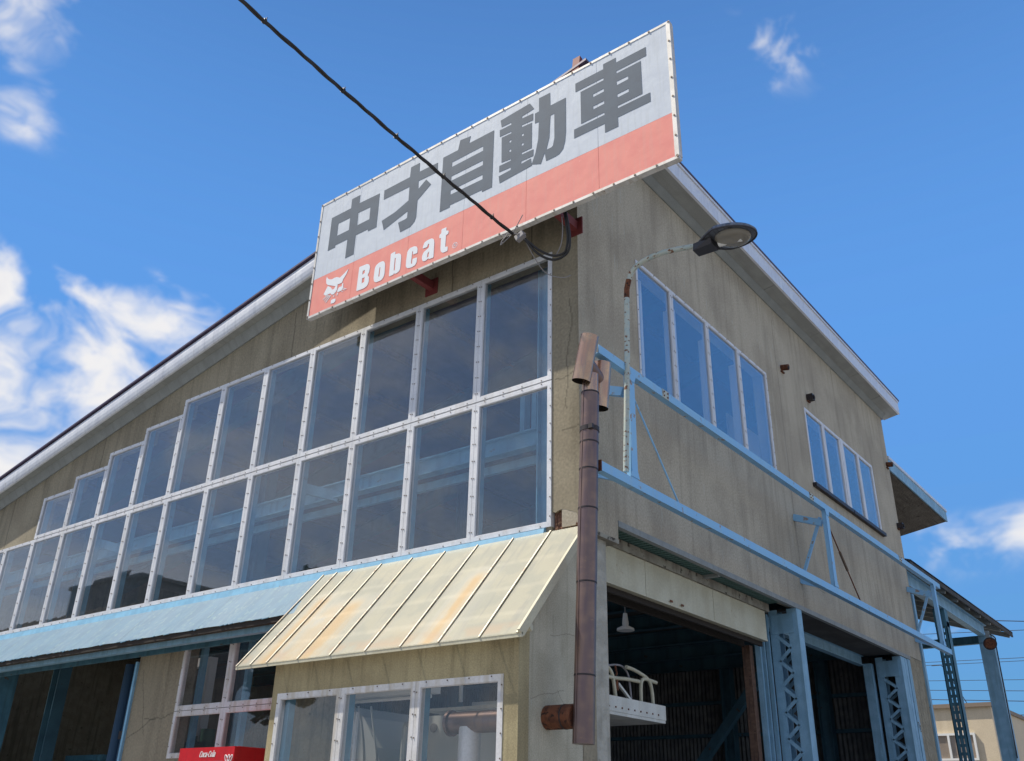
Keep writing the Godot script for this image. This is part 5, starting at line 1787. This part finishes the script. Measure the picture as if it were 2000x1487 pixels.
# ---------------------------------------------------------------- behind and around
func build_canopy():
	var s := thing("open_canopy", "open steel canopy with a corrugated roof on blue posts behind the workshop", "canopy", Vector3(-2, 0, -14))
	var z0 := -10.42
	var z1 := -18.6
	var pitch := 0.32
	var up := func(x: float) -> float: return 5.93 - pitch * x
	# corrugated sheets, ribs running down the fall
	var edge := z0
	while edge > z1 + 0.1:
		var e1 := maxf(edge - 1.02, z1)
		var b := MB.new()
		var n := 13
		for i in n:
			var a := lerpf(edge, e1, float(i) / n)
			var c := lerpf(edge, e1, (i + 0.5) / n)
			var d := lerpf(edge, e1, float(i + 1) / n)
			for q in [[a, 0.0, c, 0.03], [c, 0.03, d, 0.0]]:
				b.quad(Vector3(-5.2, up.call(-5.2) + q[1], q[0]), Vector3(0.06, up.call(0.06) + q[1], q[0]), Vector3(0.06, up.call(0.06) + q[3], q[2]), Vector3(-5.2, up.call(-5.2) + q[3], q[2]))
		part("roof_sheet", b, MT.old_roof, s)
		edge = e1
	var bf := MB.new()
	bf.box(Vector3(0.02, up.call(0.02) - 0.10, z0), Vector3(0.05, up.call(0.02) - 0.012, z1))
	part("eave_board", bf, MT.dark_inside, s)
	for z in [-10.95, -11.87, -12.8, -13.72, -14.65, -15.58, -16.5, -17.45, -18.4]:
		var b := MB.new()
		b.bar(Vector3(-5.0, up.call(-5.0) - 0.07, z), Vector3(0.015, up.call(0.015) - 0.09, z), 0.05, 0.11)
		part("rafter", b, MT.frieze, s)
	var g := MB.new()
	g.ibeam(Vector3(-0.18, 5.69, z0), Vector3(-0.18, 5.66, -16.6), 0.14, 0.27, 0.014)
	part("eave_girder", g, MT.blue_steel, s)
	g = MB.new()
	g.ibeam(Vector3(-4.8, 7.1, z0), Vector3(-4.8, 7.1, -16.6), 0.14, 0.27, 0.014)
	part("back_girder", g, MT.blue_steel, s)
	g = MB.new()
	g.ibeam(Vector3(-0.2, 5.46, -16.4), Vector3(-4.9, 5.44, -16.4), 0.12, 0.17, 0.012)
	part("tie_beam", g, MT.dark_blue_steel, s)
	# the near right post and its fellow
	for x in [-0.12, -4.8]:
		var b := MB.new()
		b.box(Vector3(x - 0.16, 0, -16.35), Vector3(x + 0.13, 5.56, -16.62))
		part("post", b, MT.blue_steel, s)
	# laced post standing close to the rear wall
	var lp := MB.new()
	lp.box(Vector3(-0.335, 0, -13.0), Vector3(-0.32, 5.3, -13.22))
	lp.box(Vector3(-0.335, 0, -13.0), Vector3(-0.275, 5.3, -13.015))
	lp.box(Vector3(-0.135, 0, -13.0), Vector3(-0.12, 5.3, -13.22))
	lp.box(Vector3(-0.18, 0, -13.0), Vector3(-0.12, 5.3, -13.015))
	lp.box(Vector3(-0.258, 0, -13.0), Vector3(-0.197, 5.3, -13.01))
	lp.box(Vector3(-0.335, 5.2, -12.98), Vector3(-0.12, 5.56, -13.2))
	var post := part("laced_post", lp, MT.dark_blue_steel, s)
	var y := 0.4
	while y < 5.2:
		for q in [[-0.275, -0.258], [-0.197, -0.18]]:
			var b := MB.new()
			b.box(Vector3(q[0] - 0.004, y, -13.0), Vector3(q[1] + 0.004, y + 0.055, -13.008))
			part("lacing_plate", b, MT.dark_blue_steel, post)
		y += 0.145
	# flood lamp under the post head
	var f := thing("flood_lamp", "round dark flood lamp hanging at the canopy's right post head", "flood lamp", Vector3(0.03, 5.3, -15.9))
	var b := MB.new()
	b.tube([Vector3(0.0, 5.33, -15.9), Vector3(0.05, 5.26, -15.78)], [0.07, 0.14], 20)
	part("housing", b, MT.band, f)
	b = MB.new()
	b.tube([Vector3(0.05, 5.26, -15.78), Vector3(0.053, 5.256, -15.773)], 0.115, 20)
	part("lens", b, MT.rust, f)
	b = MB.new()
	b.bar(Vector3(0.0, 5.56, -15.95), Vector3(0.0, 5.33, -15.92), 0.08, 0.03, Vector3.BACK)
	part("bracket", b, MT.frieze, f)
	b = MB.new()
	b.tube(smooth_path([Vector3(0.03, 5.5, -16.0), Vector3(0.12, 5.42, -16.05), Vector3(0.10, 5.3, -16.1), Vector3(0.06, 5.1, -16.3), Vector3(0.03, 3.0, -16.3)]), 0.012, 6)
	part("lead", b, MT.black_cable, f)
	# rear wing with a deep concrete eave
	var wg := thing("rear_wing", "rear wing with a deep concrete eave edged in blue sheet metal", "building", Vector3(-3, 0, -12))
	var ux := func(x: float) -> float: return 7.60 + 0.17 * x
	b = MB.new()
	b.prism(-7.0, -0.02, ux.call(-7.0), ux.call(-0.02), ux.call(-7.0) + 0.2, ux.call(-0.02) + 0.2, -14.2, -10.27)
	part("eave_slab", b, MT.concrete_soffit, wg)
	for k in 7:
		b = MB.new()
		var a := -10.275 - k * 0.562
		b.prism(-0.019, 0.004, ux.call(-0.02) - 0.012, ux.call(0.0) - 0.012, ux.call(-0.02) + 0.20, ux.call(0.0) + 0.20, a - 0.558, a)
		part("fascia", b, MT.blue_steel, wg)
	b = MB.new()
	b.prism(-7.0, 0.02, ux.call(-7.0) + 0.203, ux.call(0.02) + 0.203, ux.call(-7.0) + 0.26, ux.call(0.02) + 0.26, -14.23, -10.28)
	part("roof_edge", b, MT.fascia, wg)
	b = MB.new()
	b.prism(-7.0, -1.9, 0, 0, ux.call(-7.0) - 0.001, ux.call(-1.9) - 0.001, -13.6, -10.28)
	part("wall", b, MT.mortar, wg)

func house_window(parent: Node3D, x0: float, x1: float, y0: float, y1: float, z: float):
	var b := MB.new()
	for q in [[x0, x0 + 0.06, y0, y1], [x1 - 0.06, x1, y0, y1], [x0 + 0.06, x1 - 0.06, y0, y0 + 0.06], [x0 + 0.06, x1 - 0.06, y1 - 0.06, y1], [(x0 + x1) / 2 - 0.03, (x0 + x1) / 2 + 0.03, y0 + 0.06, y1 - 0.06]]:
		b.box(Vector3(q[0], q[2], z), Vector3(q[1], q[3], z + 0.08))
	var f := part("window", b, MT.house_frame, parent)
	b = MB.new()
	b.quad(Vector3(x0 + 0.05, y0 + 0.05, z + 0.04), Vector3(x1 - 0.05, y0 + 0.05, z + 0.04), Vector3(x1 - 0.05, y1 - 0.05, z + 0.04), Vector3(x0 + 0.05, y1 - 0.05, z + 0.04))
	part("pane", b, MT.low_glass, f)
	b = MB.new()
	b.box(Vector3(x0 + 0.06, y0 + 0.06, z + 0.006), Vector3(x1 - 0.06, y1 - 0.06, z + 0.02))
	part("blind", b, MT.blind, f)

func build_surroundings():
	# cream house behind the canopy
	var h := thing("cream_house", "cream flat-roofed house with brown eaves seen past the laced post", "house", Vector3(-4, 0, -27))
	var b := MB.new()
	b.box(Vector3(-9.0, 0, -24.0), Vector3(-1.84, 4.86, -31.0))
	part("wall", b, MT.house, h)
	for k in 7:
		b = MB.new()
		b.box(Vector3(-8.9 + k * 1.0, 0.3, -23.998), Vector3(-8.89 + k * 1.0, 4.8, -23.994))
		part("panel_joint", b, MT.house_trim, h)
	b = MB.new()
	b.box(Vector3(-9.1, 4.86, -23.9), Vector3(-1.78, 4.97, -31.1))
	part("eave", b, MT.house_trim, h)
	house_window(h, -3.85, -2.38, 3.42, 4.16, -23.99)
	house_window(h, -7.2, -5.7, 3.42, 4.16, -23.99)
	# house at the far right edge
	var h2 := thing("tan_house", "tan house with a pale corrugated roof at the right edge of the view", "house", Vector3(0, 0, -36))
	b = MB.new()
	b.box(Vector3(-4.1, 0, -38.0), Vector3(8.0, 4.75, -46.0))
	part("wall", b, MT.house, h2)
	b = MB.new()
	b.box(Vector3(-4.25, 4.751, -37.8), Vector3(8.2, 4.93, -46.2))
	part("eave", b, MT.house_trim, h2)
	b = MB.new()
	for k in 40:
		var x := -3.9 + k * 0.3
		b.box(Vector3(x, 4.93, -38.1), Vector3(x + 0.22, 5.42, -38.2))
	b.box(Vector3(-3.95, 4.93, -38.2), Vector3(8.1, 5.40, -38.3))
	part("corrugated_band", b, MT.grey_roof, h2)
	house_window(h2, 0.5, 2.2, 2.2, 3.6, -37.995)
	# power lines across the back
	var lines := [[-3.86, 10.159, -3.003, 10.05, 0.02], [-7.029, 9.87, -3.079, 9.676, 0.014], [-7.227, 8.60, -3.317, 8.503, 0.012], [-7.243, 8.463, -3.343, 8.374, 0.012], [-6.801, 7.75, -3.503, 7.585, 0.012], [-6.391, 7.30, -3.597, 7.121, 0.014], [-7.289, 6.95, -3.695, 6.70, 0.017], [-4.356, 6.163, -3.796, 6.14, 0.017]]
	var says := ["topmost", "second from the top", "third from the top", "fourth from the top", "fifth from the top", "sixth from the top", "seventh from the top", "lowest"]
	for i in lines.size():
		var q: Array = lines[i]
		var a := Vector3(q[0], q[1], -40.0)
		var c := Vector3(q[2], q[3], -40.0)
		var d := (c - a).normalized()
		b = MB.new()
		b.tube(sagging(a - d * 28.0, c + d * 34.0, 0.0, 8), q[4], 6)
		single("power_line", b, MT.black_cable, "%s of the thin dark power lines behind the canopy post" % says[i], "power line", "power lines behind the canopy")
	var sp := thing("street_pole", "grey street pole across the road that carries the overhead cable bundle", "utility pole", Vector3(-0.9, 0, 12.35))
	b = MB.new()
	b.tube([Vector3(-0.9, 0, 12.35), Vector3(-0.9, 10.2, 12.35)], [0.17, 0.11], 14)
	part("shaft", b, MT.grey_block, sp)
	b = MB.new()
	b.box(Vector3(-0.98, 9.28, 12.19), Vector3(-0.82, 9.40, 12.24))
	part("bracket", b, MT.rust, sp)
	# two poles that carry them, out of the view on either side
	for x in [-29.0, 27.0]:
		var p := thing("utility_pole", "grey utility pole at the %s end of the power lines" % ("left" if x < 0 else "right"), "utility pole", Vector3(x, 0, -40), "poles of the power lines")
		b = MB.new()
		b.tube([Vector3(x, 0, -40), Vector3(x, 12.5, -40)], [0.19, 0.11], 12)
		part("shaft", b, MT.grey_block, p)
		b = MB.new()
		b.box(Vector3(x - 0.06, 10.2, -41.0), Vector3(x + 0.06, 10.3, -39.0))
		b.box(Vector3(x - 0.06, 8.3, -40.7), Vector3(x + 0.06, 8.4, -39.3))
		part("cross_arm", b, MT.grey_block, p)
	# slim aerial by the cream house
	var ae := thing("roof_aerial", "thin bent aerial rising above the cream house", "aerial", Vector3(-4.2, 4.97, -24.5))
	b = MB.new()
	b.tube([Vector3(-2.55, 4.97, -24.6), Vector3(-3.05, 6.1, -24.6), Vector3(-3.12, 6.18, -24.6)], 0.012, 6)
	part("mast", b, MT.black_cable, ae)
	b = MB.new()
	b.tube([Vector3(-3.12, 6.18, -24.6), Vector3(-3.4, 6.18, -24.6)], 0.01, 6)
	part("cross_rod", b, MT.black_cable, ae)
	# over the yard to the left: mirrored in the upper windows
	var n := thing("yard_house", "house with a ribbed grey roof mirrored in the lowest left windows", "house", Vector3(-31, 0, 9))
	b = MB.new()
	b.box(Vector3(-39.5, 0, 6.5), Vector3(-24.0, 5.5, 12.0))
	b.prism(-24.3, -24.0, 5.5, 5.5, 5.51, 5.51, 6.5, 12.0)
	part("wall", b, MT.grey_block, n)
	b = MB.new()
	var ridge := Vector3(0, 7.62, 9.2)
	b.hexa([Vector3(-40, 5.3, 5.9), Vector3(-23.5, 5.3, 5.9), Vector3(-40, 5.42, 5.9), Vector3(-23.5, 5.42, 5.9), Vector3(-40, ridge.y - 0.15, ridge.z), Vector3(-23.5, ridge.y - 0.15, ridge.z), Vector3(-40, ridge.y, ridge.z), Vector3(-23.5, ridge.y, ridge.z)])
	b.hexa([Vector3(-40, ridge.y - 0.15, ridge.z + 0.001), Vector3(-23.5, ridge.y - 0.15, ridge.z + 0.001), Vector3(-40, ridge.y, ridge.z + 0.001), Vector3(-23.5, ridge.y, ridge.z + 0.001), Vector3(-40, 5.3, 12.5), Vector3(-23.5, 5.3, 12.5), Vector3(-40, 5.42, 12.5), Vector3(-23.5, 5.42, 12.5)])
	part("roof", b, MT.grey_roof, n)
	for k in 28:
		b = MB.new()
		var rx := -39.8 + k * 0.6
		b.bar(Vector3(rx, 5.45, 5.9), Vector3(rx, ridge.y + 0.03, ridge.z), 0.07, 0.07, Vector3(0, 0.83, -0.56))
		part("roof_rib", b, MT.house_trim, n)
	var tw := thing("concrete_block", "dark concrete block mirrored above the ribbed roof in the left windows", "building", Vector3(-33, 0, 16))
	b = MB.new()
	b.box(Vector3(-35.6, 0, 13.0), Vector3(-30.4, 10.2, 19.0))
	part("wall", b, MT.grey_block, tw)
	b = MB.new()
	b.box(Vector3(-35.7, 10.2, 12.9), Vector3(-30.3, 10.36, 19.1))
	part("parapet", b, MT.grey_block, tw)
	tree(Vector3(-20.3, 0, 14.0), 9.9)

func tree(at: Vector3, height: float):
	var t := thing("leafy_tree", "dark leafy tree mirrored low in the middle windows", "tree", at)
	var b := MB.new()
	b.tube([at, at + Vector3(0.1, height * 0.35, 0), at + Vector3(0.0, height * 0.8, 0.2)], [0.28, 0.2, 0.06], 10)
	for k in 6:
		var a := TAU * k / 6.0
		b.tube([at + Vector3(0, height * (0.35 + 0.06 * k), 0), at + Vector3(cos(a) * 1.6, height * (0.5 + 0.06 * k), sin(a) * 1.6)], [0.1, 0.03], 6)
	part("trunk", b, MT.bark, t)
	var leaf := MB.new()
	leaf.quad(Vector3(-0.11, 0, 0), Vector3(0, 0.03, 0.06), Vector3(0.11, 0, 0), Vector3(0, -0.02, -0.06))
	var mm := MultiMesh.new()
	mm.transform_format = MultiMesh.TRANSFORM_3D
	mm.mesh = leaf.mesh()
	var r := RandomNumberGenerator.new()
	r.seed = 99
	mm.instance_count = 5000
	var lumps := []
	for k in 16:
		lumps.append([Vector3(r.randf_range(-1.1, 1.1), r.randf_range(0.5, 0.93) * height, r.randf_range(-1.1, 1.1)), r.randf_range(0.5, 0.95)])
	for i in 5000:
		var l: Array = lumps[r.randi() % 16]
		var d: Vector3 = Vector3(r.randfn(), r.randfn(), r.randfn()).normalized() * pow(r.randf(), 0.4) * l[1]
		mm.set_instance_transform(i, Transform3D(Basis.from_euler(Vector3(r.randf() * TAU, r.randf() * TAU, 0)).scaled(Vector3.ONE * r.randf_range(1.2, 2.4)), l[0] + d))
	var o := MultiMeshInstance3D.new()
	o.name = "crown"
	o.multimesh = mm
	o.material_override = MT.leaf
	t.add_child(o, true)
	o.set_meta("kind", "stuff")

func sign_shapes():
	return {
		"naka": [[Vector2(0.231, 1.388), Vector2(0.584, 1.387), Vector2(0.58, 1.532), Vector2(0.722, 1.527), Vector2(0.729, 1.403), Vector2(1.08, 1.399), Vector2(1.088, 0.903), Vector2(0.944, 0.899), Vector2(0.936, 0.931), Vector2(0.726, 0.929), Vector2(0.727, 0.651), Vector2(0.582, 0.656), Vector2(0.576, 0.93), Vector2(0.364, 0.927), Vector2(0.364, 0.898), Vector2(0.231, 0.894)], [Vector2(0.37, 1.25), Vector2(0.584, 1.247), Vector2(0.588, 1.063), Vector2(0.373, 1.064)], [Vector2(0.726, 1.259), Vector2(0.941, 1.254), Vector2(0.943, 1.072), Vector2(0.731, 1.07)]],
		"sai": [[Vector2(1.162, 1.399), Vector2(1.586, 1.402), Vector2(1.591, 1.543), Vector2(1.732, 1.542), Vector2(1.737, 1.408), Vector2(2.027, 1.401), Vector2(2.032, 1.268), Vector2(1.735, 1.276), Vector2(1.74, 1.155), Vector2(1.86, 1.238), Vector2(1.942, 1.135), Vector2(1.743, 0.997), Vector2(1.741, 0.762), Vector2(1.722, 0.709), Vector2(1.658, 0.66), Vector2(1.502, 0.653), Vector2(1.453, 0.804), Vector2(1.57, 0.805), Vector2(1.595, 0.813), Vector2(1.597, 0.909), Vector2(1.217, 0.801), Vector2(1.17, 0.951), Vector2(1.387, 0.985), Vector2(1.595, 1.059), Vector2(1.591, 1.259), Vector2(1.166, 1.262)]],
		"ji": [[Vector2(2.107, 1.431), Vector2(2.335, 1.435), Vector2(2.36, 1.562), Vector2(2.516, 1.542), Vector2(2.496, 1.448), Vector2(2.852, 1.449), Vector2(2.863, 0.67), Vector2(2.721, 0.673), Vector2(2.72, 0.698), Vector2(2.259, 0.701), Vector2(2.256, 0.673), Vector2(2.112, 0.669)], [Vector2(2.253, 1.298), Vector2(2.71, 1.303), Vector2(2.711, 1.237), Vector2(2.253, 1.23)], [Vector2(2.253, 1.099), Vector2(2.716, 1.101), Vector2(2.716, 1.035), Vector2(2.254, 1.035)], [Vector2(2.254, 0.902), Vector2(2.719, 0.905), Vector2(2.721, 0.841), Vector2(2.255, 0.842)]],
		"do_l": [[Vector2(2.948, 1.538), Vector2(3.351, 1.564), Vector2(3.409, 1.459), Vector2(3.246, 1.442), Vector2(3.245, 1.409), Vector2(3.396, 1.401), Vector2(3.396, 1.308), Vector2(3.244, 1.319), Vector2(3.244, 1.29), Vector2(3.381, 1.28), Vector2(3.383, 0.94), Vector2(3.25, 0.942), Vector2(3.248, 0.915), Vector2(3.406, 0.91), Vector2(3.405, 0.824), Vector2(3.247, 0.829), Vector2(3.246, 0.793), Vector2(3.374, 0.804), Vector2(3.389, 0.706), Vector2(2.962, 0.674), Vector2(2.947, 0.772), Vector2(3.109, 0.782), Vector2(3.111, 0.817), Vector2(2.951, 0.825), Vector2(2.951, 0.908), Vector2(3.108, 0.906), Vector2(3.11, 0.928), Vector2(2.98, 0.94), Vector2(2.971, 1.286), Vector2(3.104, 1.28), Vector2(3.106, 1.305), Vector2(2.944, 1.312), Vector2(2.941, 1.405), Vector2(3.101, 1.401), Vector2(3.102, 1.432), Vector2(2.966, 1.436)], [Vector2(3.079, 1.191), Vector2(3.107, 1.191), Vector2(3.106, 1.158), Vector2(3.078, 1.158)], [Vector2(3.081, 1.063), Vector2(3.109, 1.063), Vector2(3.108, 1.028), Vector2(3.081, 1.031)], [Vector2(3.246, 1.195), Vector2(3.276, 1.193), Vector2(3.275, 1.161), Vector2(3.245, 1.16)], [Vector2(3.247, 1.066), Vector2(3.277, 1.064), Vector2(3.276, 1.032), Vector2(3.246, 1.033)]],
		"do_r": [[Vector2(3.472, 1.569), Vector2(3.617, 1.565), Vector2(3.621, 1.385), Vector2(3.819, 1.385), Vector2(3.819, 0.94), Vector2(3.807, 0.811), Vector2(3.782, 0.727), Vector2(3.739, 0.686), Vector2(3.688, 0.676), Vector2(3.571, 0.676), Vector2(3.553, 0.792), Vector2(3.502, 0.671), Vector2(3.386, 0.721), Vector2(3.434, 0.846), Vector2(3.467, 1.012), Vector2(3.474, 1.245), Vector2(3.421, 1.249), Vector2(3.42, 1.384), Vector2(3.474, 1.386)], [Vector2(3.623, 1.249), Vector2(3.674, 1.25), Vector2(3.675, 0.924), Vector2(3.657, 0.834), Vector2(3.64, 0.82), Vector2(3.572, 0.818), Vector2(3.609, 0.962)]],
		"sha": [[Vector2(3.942, 1.503), Vector2(4.284, 1.507), Vector2(4.285, 1.572), Vector2(4.435, 1.571), Vector2(4.434, 1.51), Vector2(4.779, 1.502), Vector2(4.778, 1.393), Vector2(4.435, 1.394), Vector2(4.434, 1.363), Vector2(4.715, 1.354), Vector2(4.715, 0.933), Vector2(4.436, 0.935), Vector2(4.435, 0.906), Vector2(4.8, 0.898), Vector2(4.798, 0.787), Vector2(4.433, 0.796), Vector2(4.429, 0.678), Vector2(4.284, 0.678), Vector2(4.282, 0.794), Vector2(3.919, 0.793), Vector2(3.92, 0.904), Vector2(4.284, 0.91), Vector2(4.284, 0.938), Vector2(4.005, 0.94), Vector2(4.004, 1.355), Vector2(4.282, 1.359), Vector2(4.284, 1.386), Vector2(3.941, 1.391)], [Vector2(4.152, 1.245), Vector2(4.284, 1.248), Vector2(4.284, 1.207), Vector2(4.151, 1.204)], [Vector2(4.151, 1.086), Vector2(4.284, 1.087), Vector2(4.284, 1.047), Vector2(4.151, 1.044)], [Vector2(4.432, 1.254), Vector2(4.568, 1.25), Vector2(4.568, 1.208), Vector2(4.435, 1.203)], [Vector2(4.435, 1.086), Vector2(4.569, 1.086), Vector2(4.568, 1.044), Vector2(4.436, 1.042)]],
		"cat": [[Vector2(0.282, 0.503), Vector2(0.301, 0.472), Vector2(0.339, 0.442), Vector2(0.386, 0.427), Vector2(0.429, 0.433), Vector2(0.474, 0.426), Vector2(0.527, 0.397), Vector2(0.583, 0.422), Vector2(0.67, 0.47), Vector2(0.639, 0.406), Vector2(0.593, 0.353), Vector2(0.578, 0.311), Vector2(0.535, 0.307), Vector2(0.502, 0.315), Vector2(0.502, 0.244), Vector2(0.485, 0.215), Vector2(0.45, 0.193), Vector2(0.417, 0.199), Vector2(0.384, 0.23), Vector2(0.346, 0.23), Vector2(0.303, 0.224), Vector2(0.261, 0.258), Vector2(0.32, 0.353), Vector2(0.345, 0.339), Vector2(0.382, 0.313), Vector2(0.41, 0.272), Vector2(0.444, 0.269), Vector2(0.466, 0.3), Vector2(0.317, 0.371), Vector2(0.287, 0.404), Vector2(0.274, 0.466)]],
		"cat2": [[Vector2(0.518, 0.242), Vector2(0.537, 0.261), Vector2(0.581, 0.258), Vector2(0.587, 0.303), Vector2(0.603, 0.289), Vector2(0.612, 0.23), Vector2(0.594, 0.206), Vector2(0.563, 0.196), Vector2(0.525, 0.197), Vector2(0.506, 0.214)]],
		"cat3": [[Vector2(0.415, 0.075), Vector2(0.418, 0.123), Vector2(0.455, 0.127), Vector2(0.494, 0.118), Vector2(0.499, 0.086), Vector2(0.47, 0.066)]],
		"w1": [[Vector2(0.341, 0.225), Vector2(0.353, 0.217), Vector2(0.266, 0.18), Vector2(0.259, 0.187)]],
		"w2": [[Vector2(0.365, 0.215), Vector2(0.377, 0.206), Vector2(0.293, 0.149), Vector2(0.285, 0.156)]],
		"w3": [[Vector2(0.389, 0.202), Vector2(0.401, 0.191), Vector2(0.323, 0.12), Vector2(0.314, 0.129)]],
		"w4": [[Vector2(0.612, 0.225), Vector2(0.676, 0.19), Vector2(0.674, 0.184), Vector2(0.614, 0.214)]],
		"w5": [[Vector2(0.604, 0.211), Vector2(0.651, 0.182), Vector2(0.646, 0.179), Vector2(0.599, 0.204)]],
		"w6": [[Vector2(0.579, 0.199), Vector2(0.62, 0.171), Vector2(0.615, 0.169), Vector2(0.575, 0.192)]],
		"w7": [[Vector2(0.454, 0.183), Vector2(0.469, 0.176), Vector2(0.462, 0.15), Vector2(0.452, 0.156)]],
		"w8": [[Vector2(0.515, 0.192), Vector2(0.532, 0.184), Vector2(0.519, 0.152), Vector2(0.507, 0.158)]],
		"B": [[Vector2(0.86, 0.421), Vector2(0.989, 0.415), Vector2(1.029, 0.392), Vector2(1.048, 0.353), Vector2(1.043, 0.286), Vector2(1.02, 0.248), Vector2(1.047, 0.215), Vector2(1.052, 0.145), Vector2(1.03, 0.1), Vector2(0.985, 0.085), Vector2(0.853, 0.091)], [Vector2(0.928, 0.341), Vector2(0.965, 0.342), Vector2(0.966, 0.299), Vector2(0.928, 0.29)], [Vector2(0.932, 0.239), Vector2(0.974, 0.238), Vector2(0.974, 0.173), Vector2(0.932, 0.169)]],
		"o1": [[Vector2(1.134, 0.298), Vector2(1.148, 0.331), Vector2(1.192, 0.353), Vector2(1.256, 0.353), Vector2(1.286, 0.332), Vector2(1.302, 0.288), Vector2(1.306, 0.157), Vector2(1.293, 0.117), Vector2(1.26, 0.091), Vector2(1.178, 0.093), Vector2(1.142, 0.119), Vector2(1.13, 0.169)], [Vector2(1.214, 0.283), Vector2(1.228, 0.281), Vector2(1.226, 0.156), Vector2(1.208, 0.157)]],
		"b2": [[Vector2(1.382, 0.402), Vector2(1.455, 0.408), Vector2(1.453, 0.367), Vector2(1.516, 0.357), Vector2(1.55, 0.328), Vector2(1.558, 0.28), Vector2(1.557, 0.138), Vector2(1.543, 0.106), Vector2(1.491, 0.092), Vector2(1.458, 0.111), Vector2(1.456, 0.094), Vector2(1.385, 0.094)], [Vector2(1.454, 0.313), Vector2(1.47, 0.314), Vector2(1.472, 0.147), Vector2(1.455, 0.146)]],
		"c3": [[Vector2(1.651, 0.327), Vector2(1.683, 0.359), Vector2(1.752, 0.358), Vector2(1.793, 0.338), Vector2(1.809, 0.302), Vector2(1.81, 0.245), Vector2(1.741, 0.25), Vector2(1.741, 0.299), Vector2(1.728, 0.3), Vector2(1.722, 0.134), Vector2(1.741, 0.131), Vector2(1.742, 0.193), Vector2(1.811, 0.189), Vector2(1.81, 0.123), Vector2(1.786, 0.091), Vector2(1.735, 0.085), Vector2(1.674, 0.095), Vector2(1.645, 0.127), Vector2(1.642, 0.202)]],
		"a4": [[Vector2(1.891, 0.299), Vector2(1.908, 0.345), Vector2(1.958, 0.358), Vector2(2.017, 0.357), Vector2(2.052, 0.331), Vector2(2.062, 0.282), Vector2(2.063, 0.087), Vector2(1.992, 0.093), Vector2(1.991, 0.108), Vector2(1.947, 0.089), Vector2(1.908, 0.096), Vector2(1.889, 0.129), Vector2(1.89, 0.18), Vector2(1.91, 0.217), Vector2(1.984, 0.247), Vector2(1.986, 0.298), Vector2(1.966, 0.302), Vector2(1.957, 0.265), Vector2(1.889, 0.271)], [Vector2(1.984, 0.192), Vector2(1.992, 0.192), Vector2(1.988, 0.128), Vector2(1.965, 0.122), Vector2(1.969, 0.172)]],
		"t5": [[Vector2(2.158, 0.418), Vector2(2.232, 0.417), Vector2(2.23, 0.37), Vector2(2.266, 0.358), Vector2(2.264, 0.315), Vector2(2.231, 0.313), Vector2(2.23, 0.156), Vector2(2.267, 0.152), Vector2(2.267, 0.094), Vector2(2.202, 0.093), Vector2(2.172, 0.117), Vector2(2.161, 0.155), Vector2(2.158, 0.306), Vector2(2.133, 0.309), Vector2(2.133, 0.357), Vector2(2.158, 0.362)]],
	}
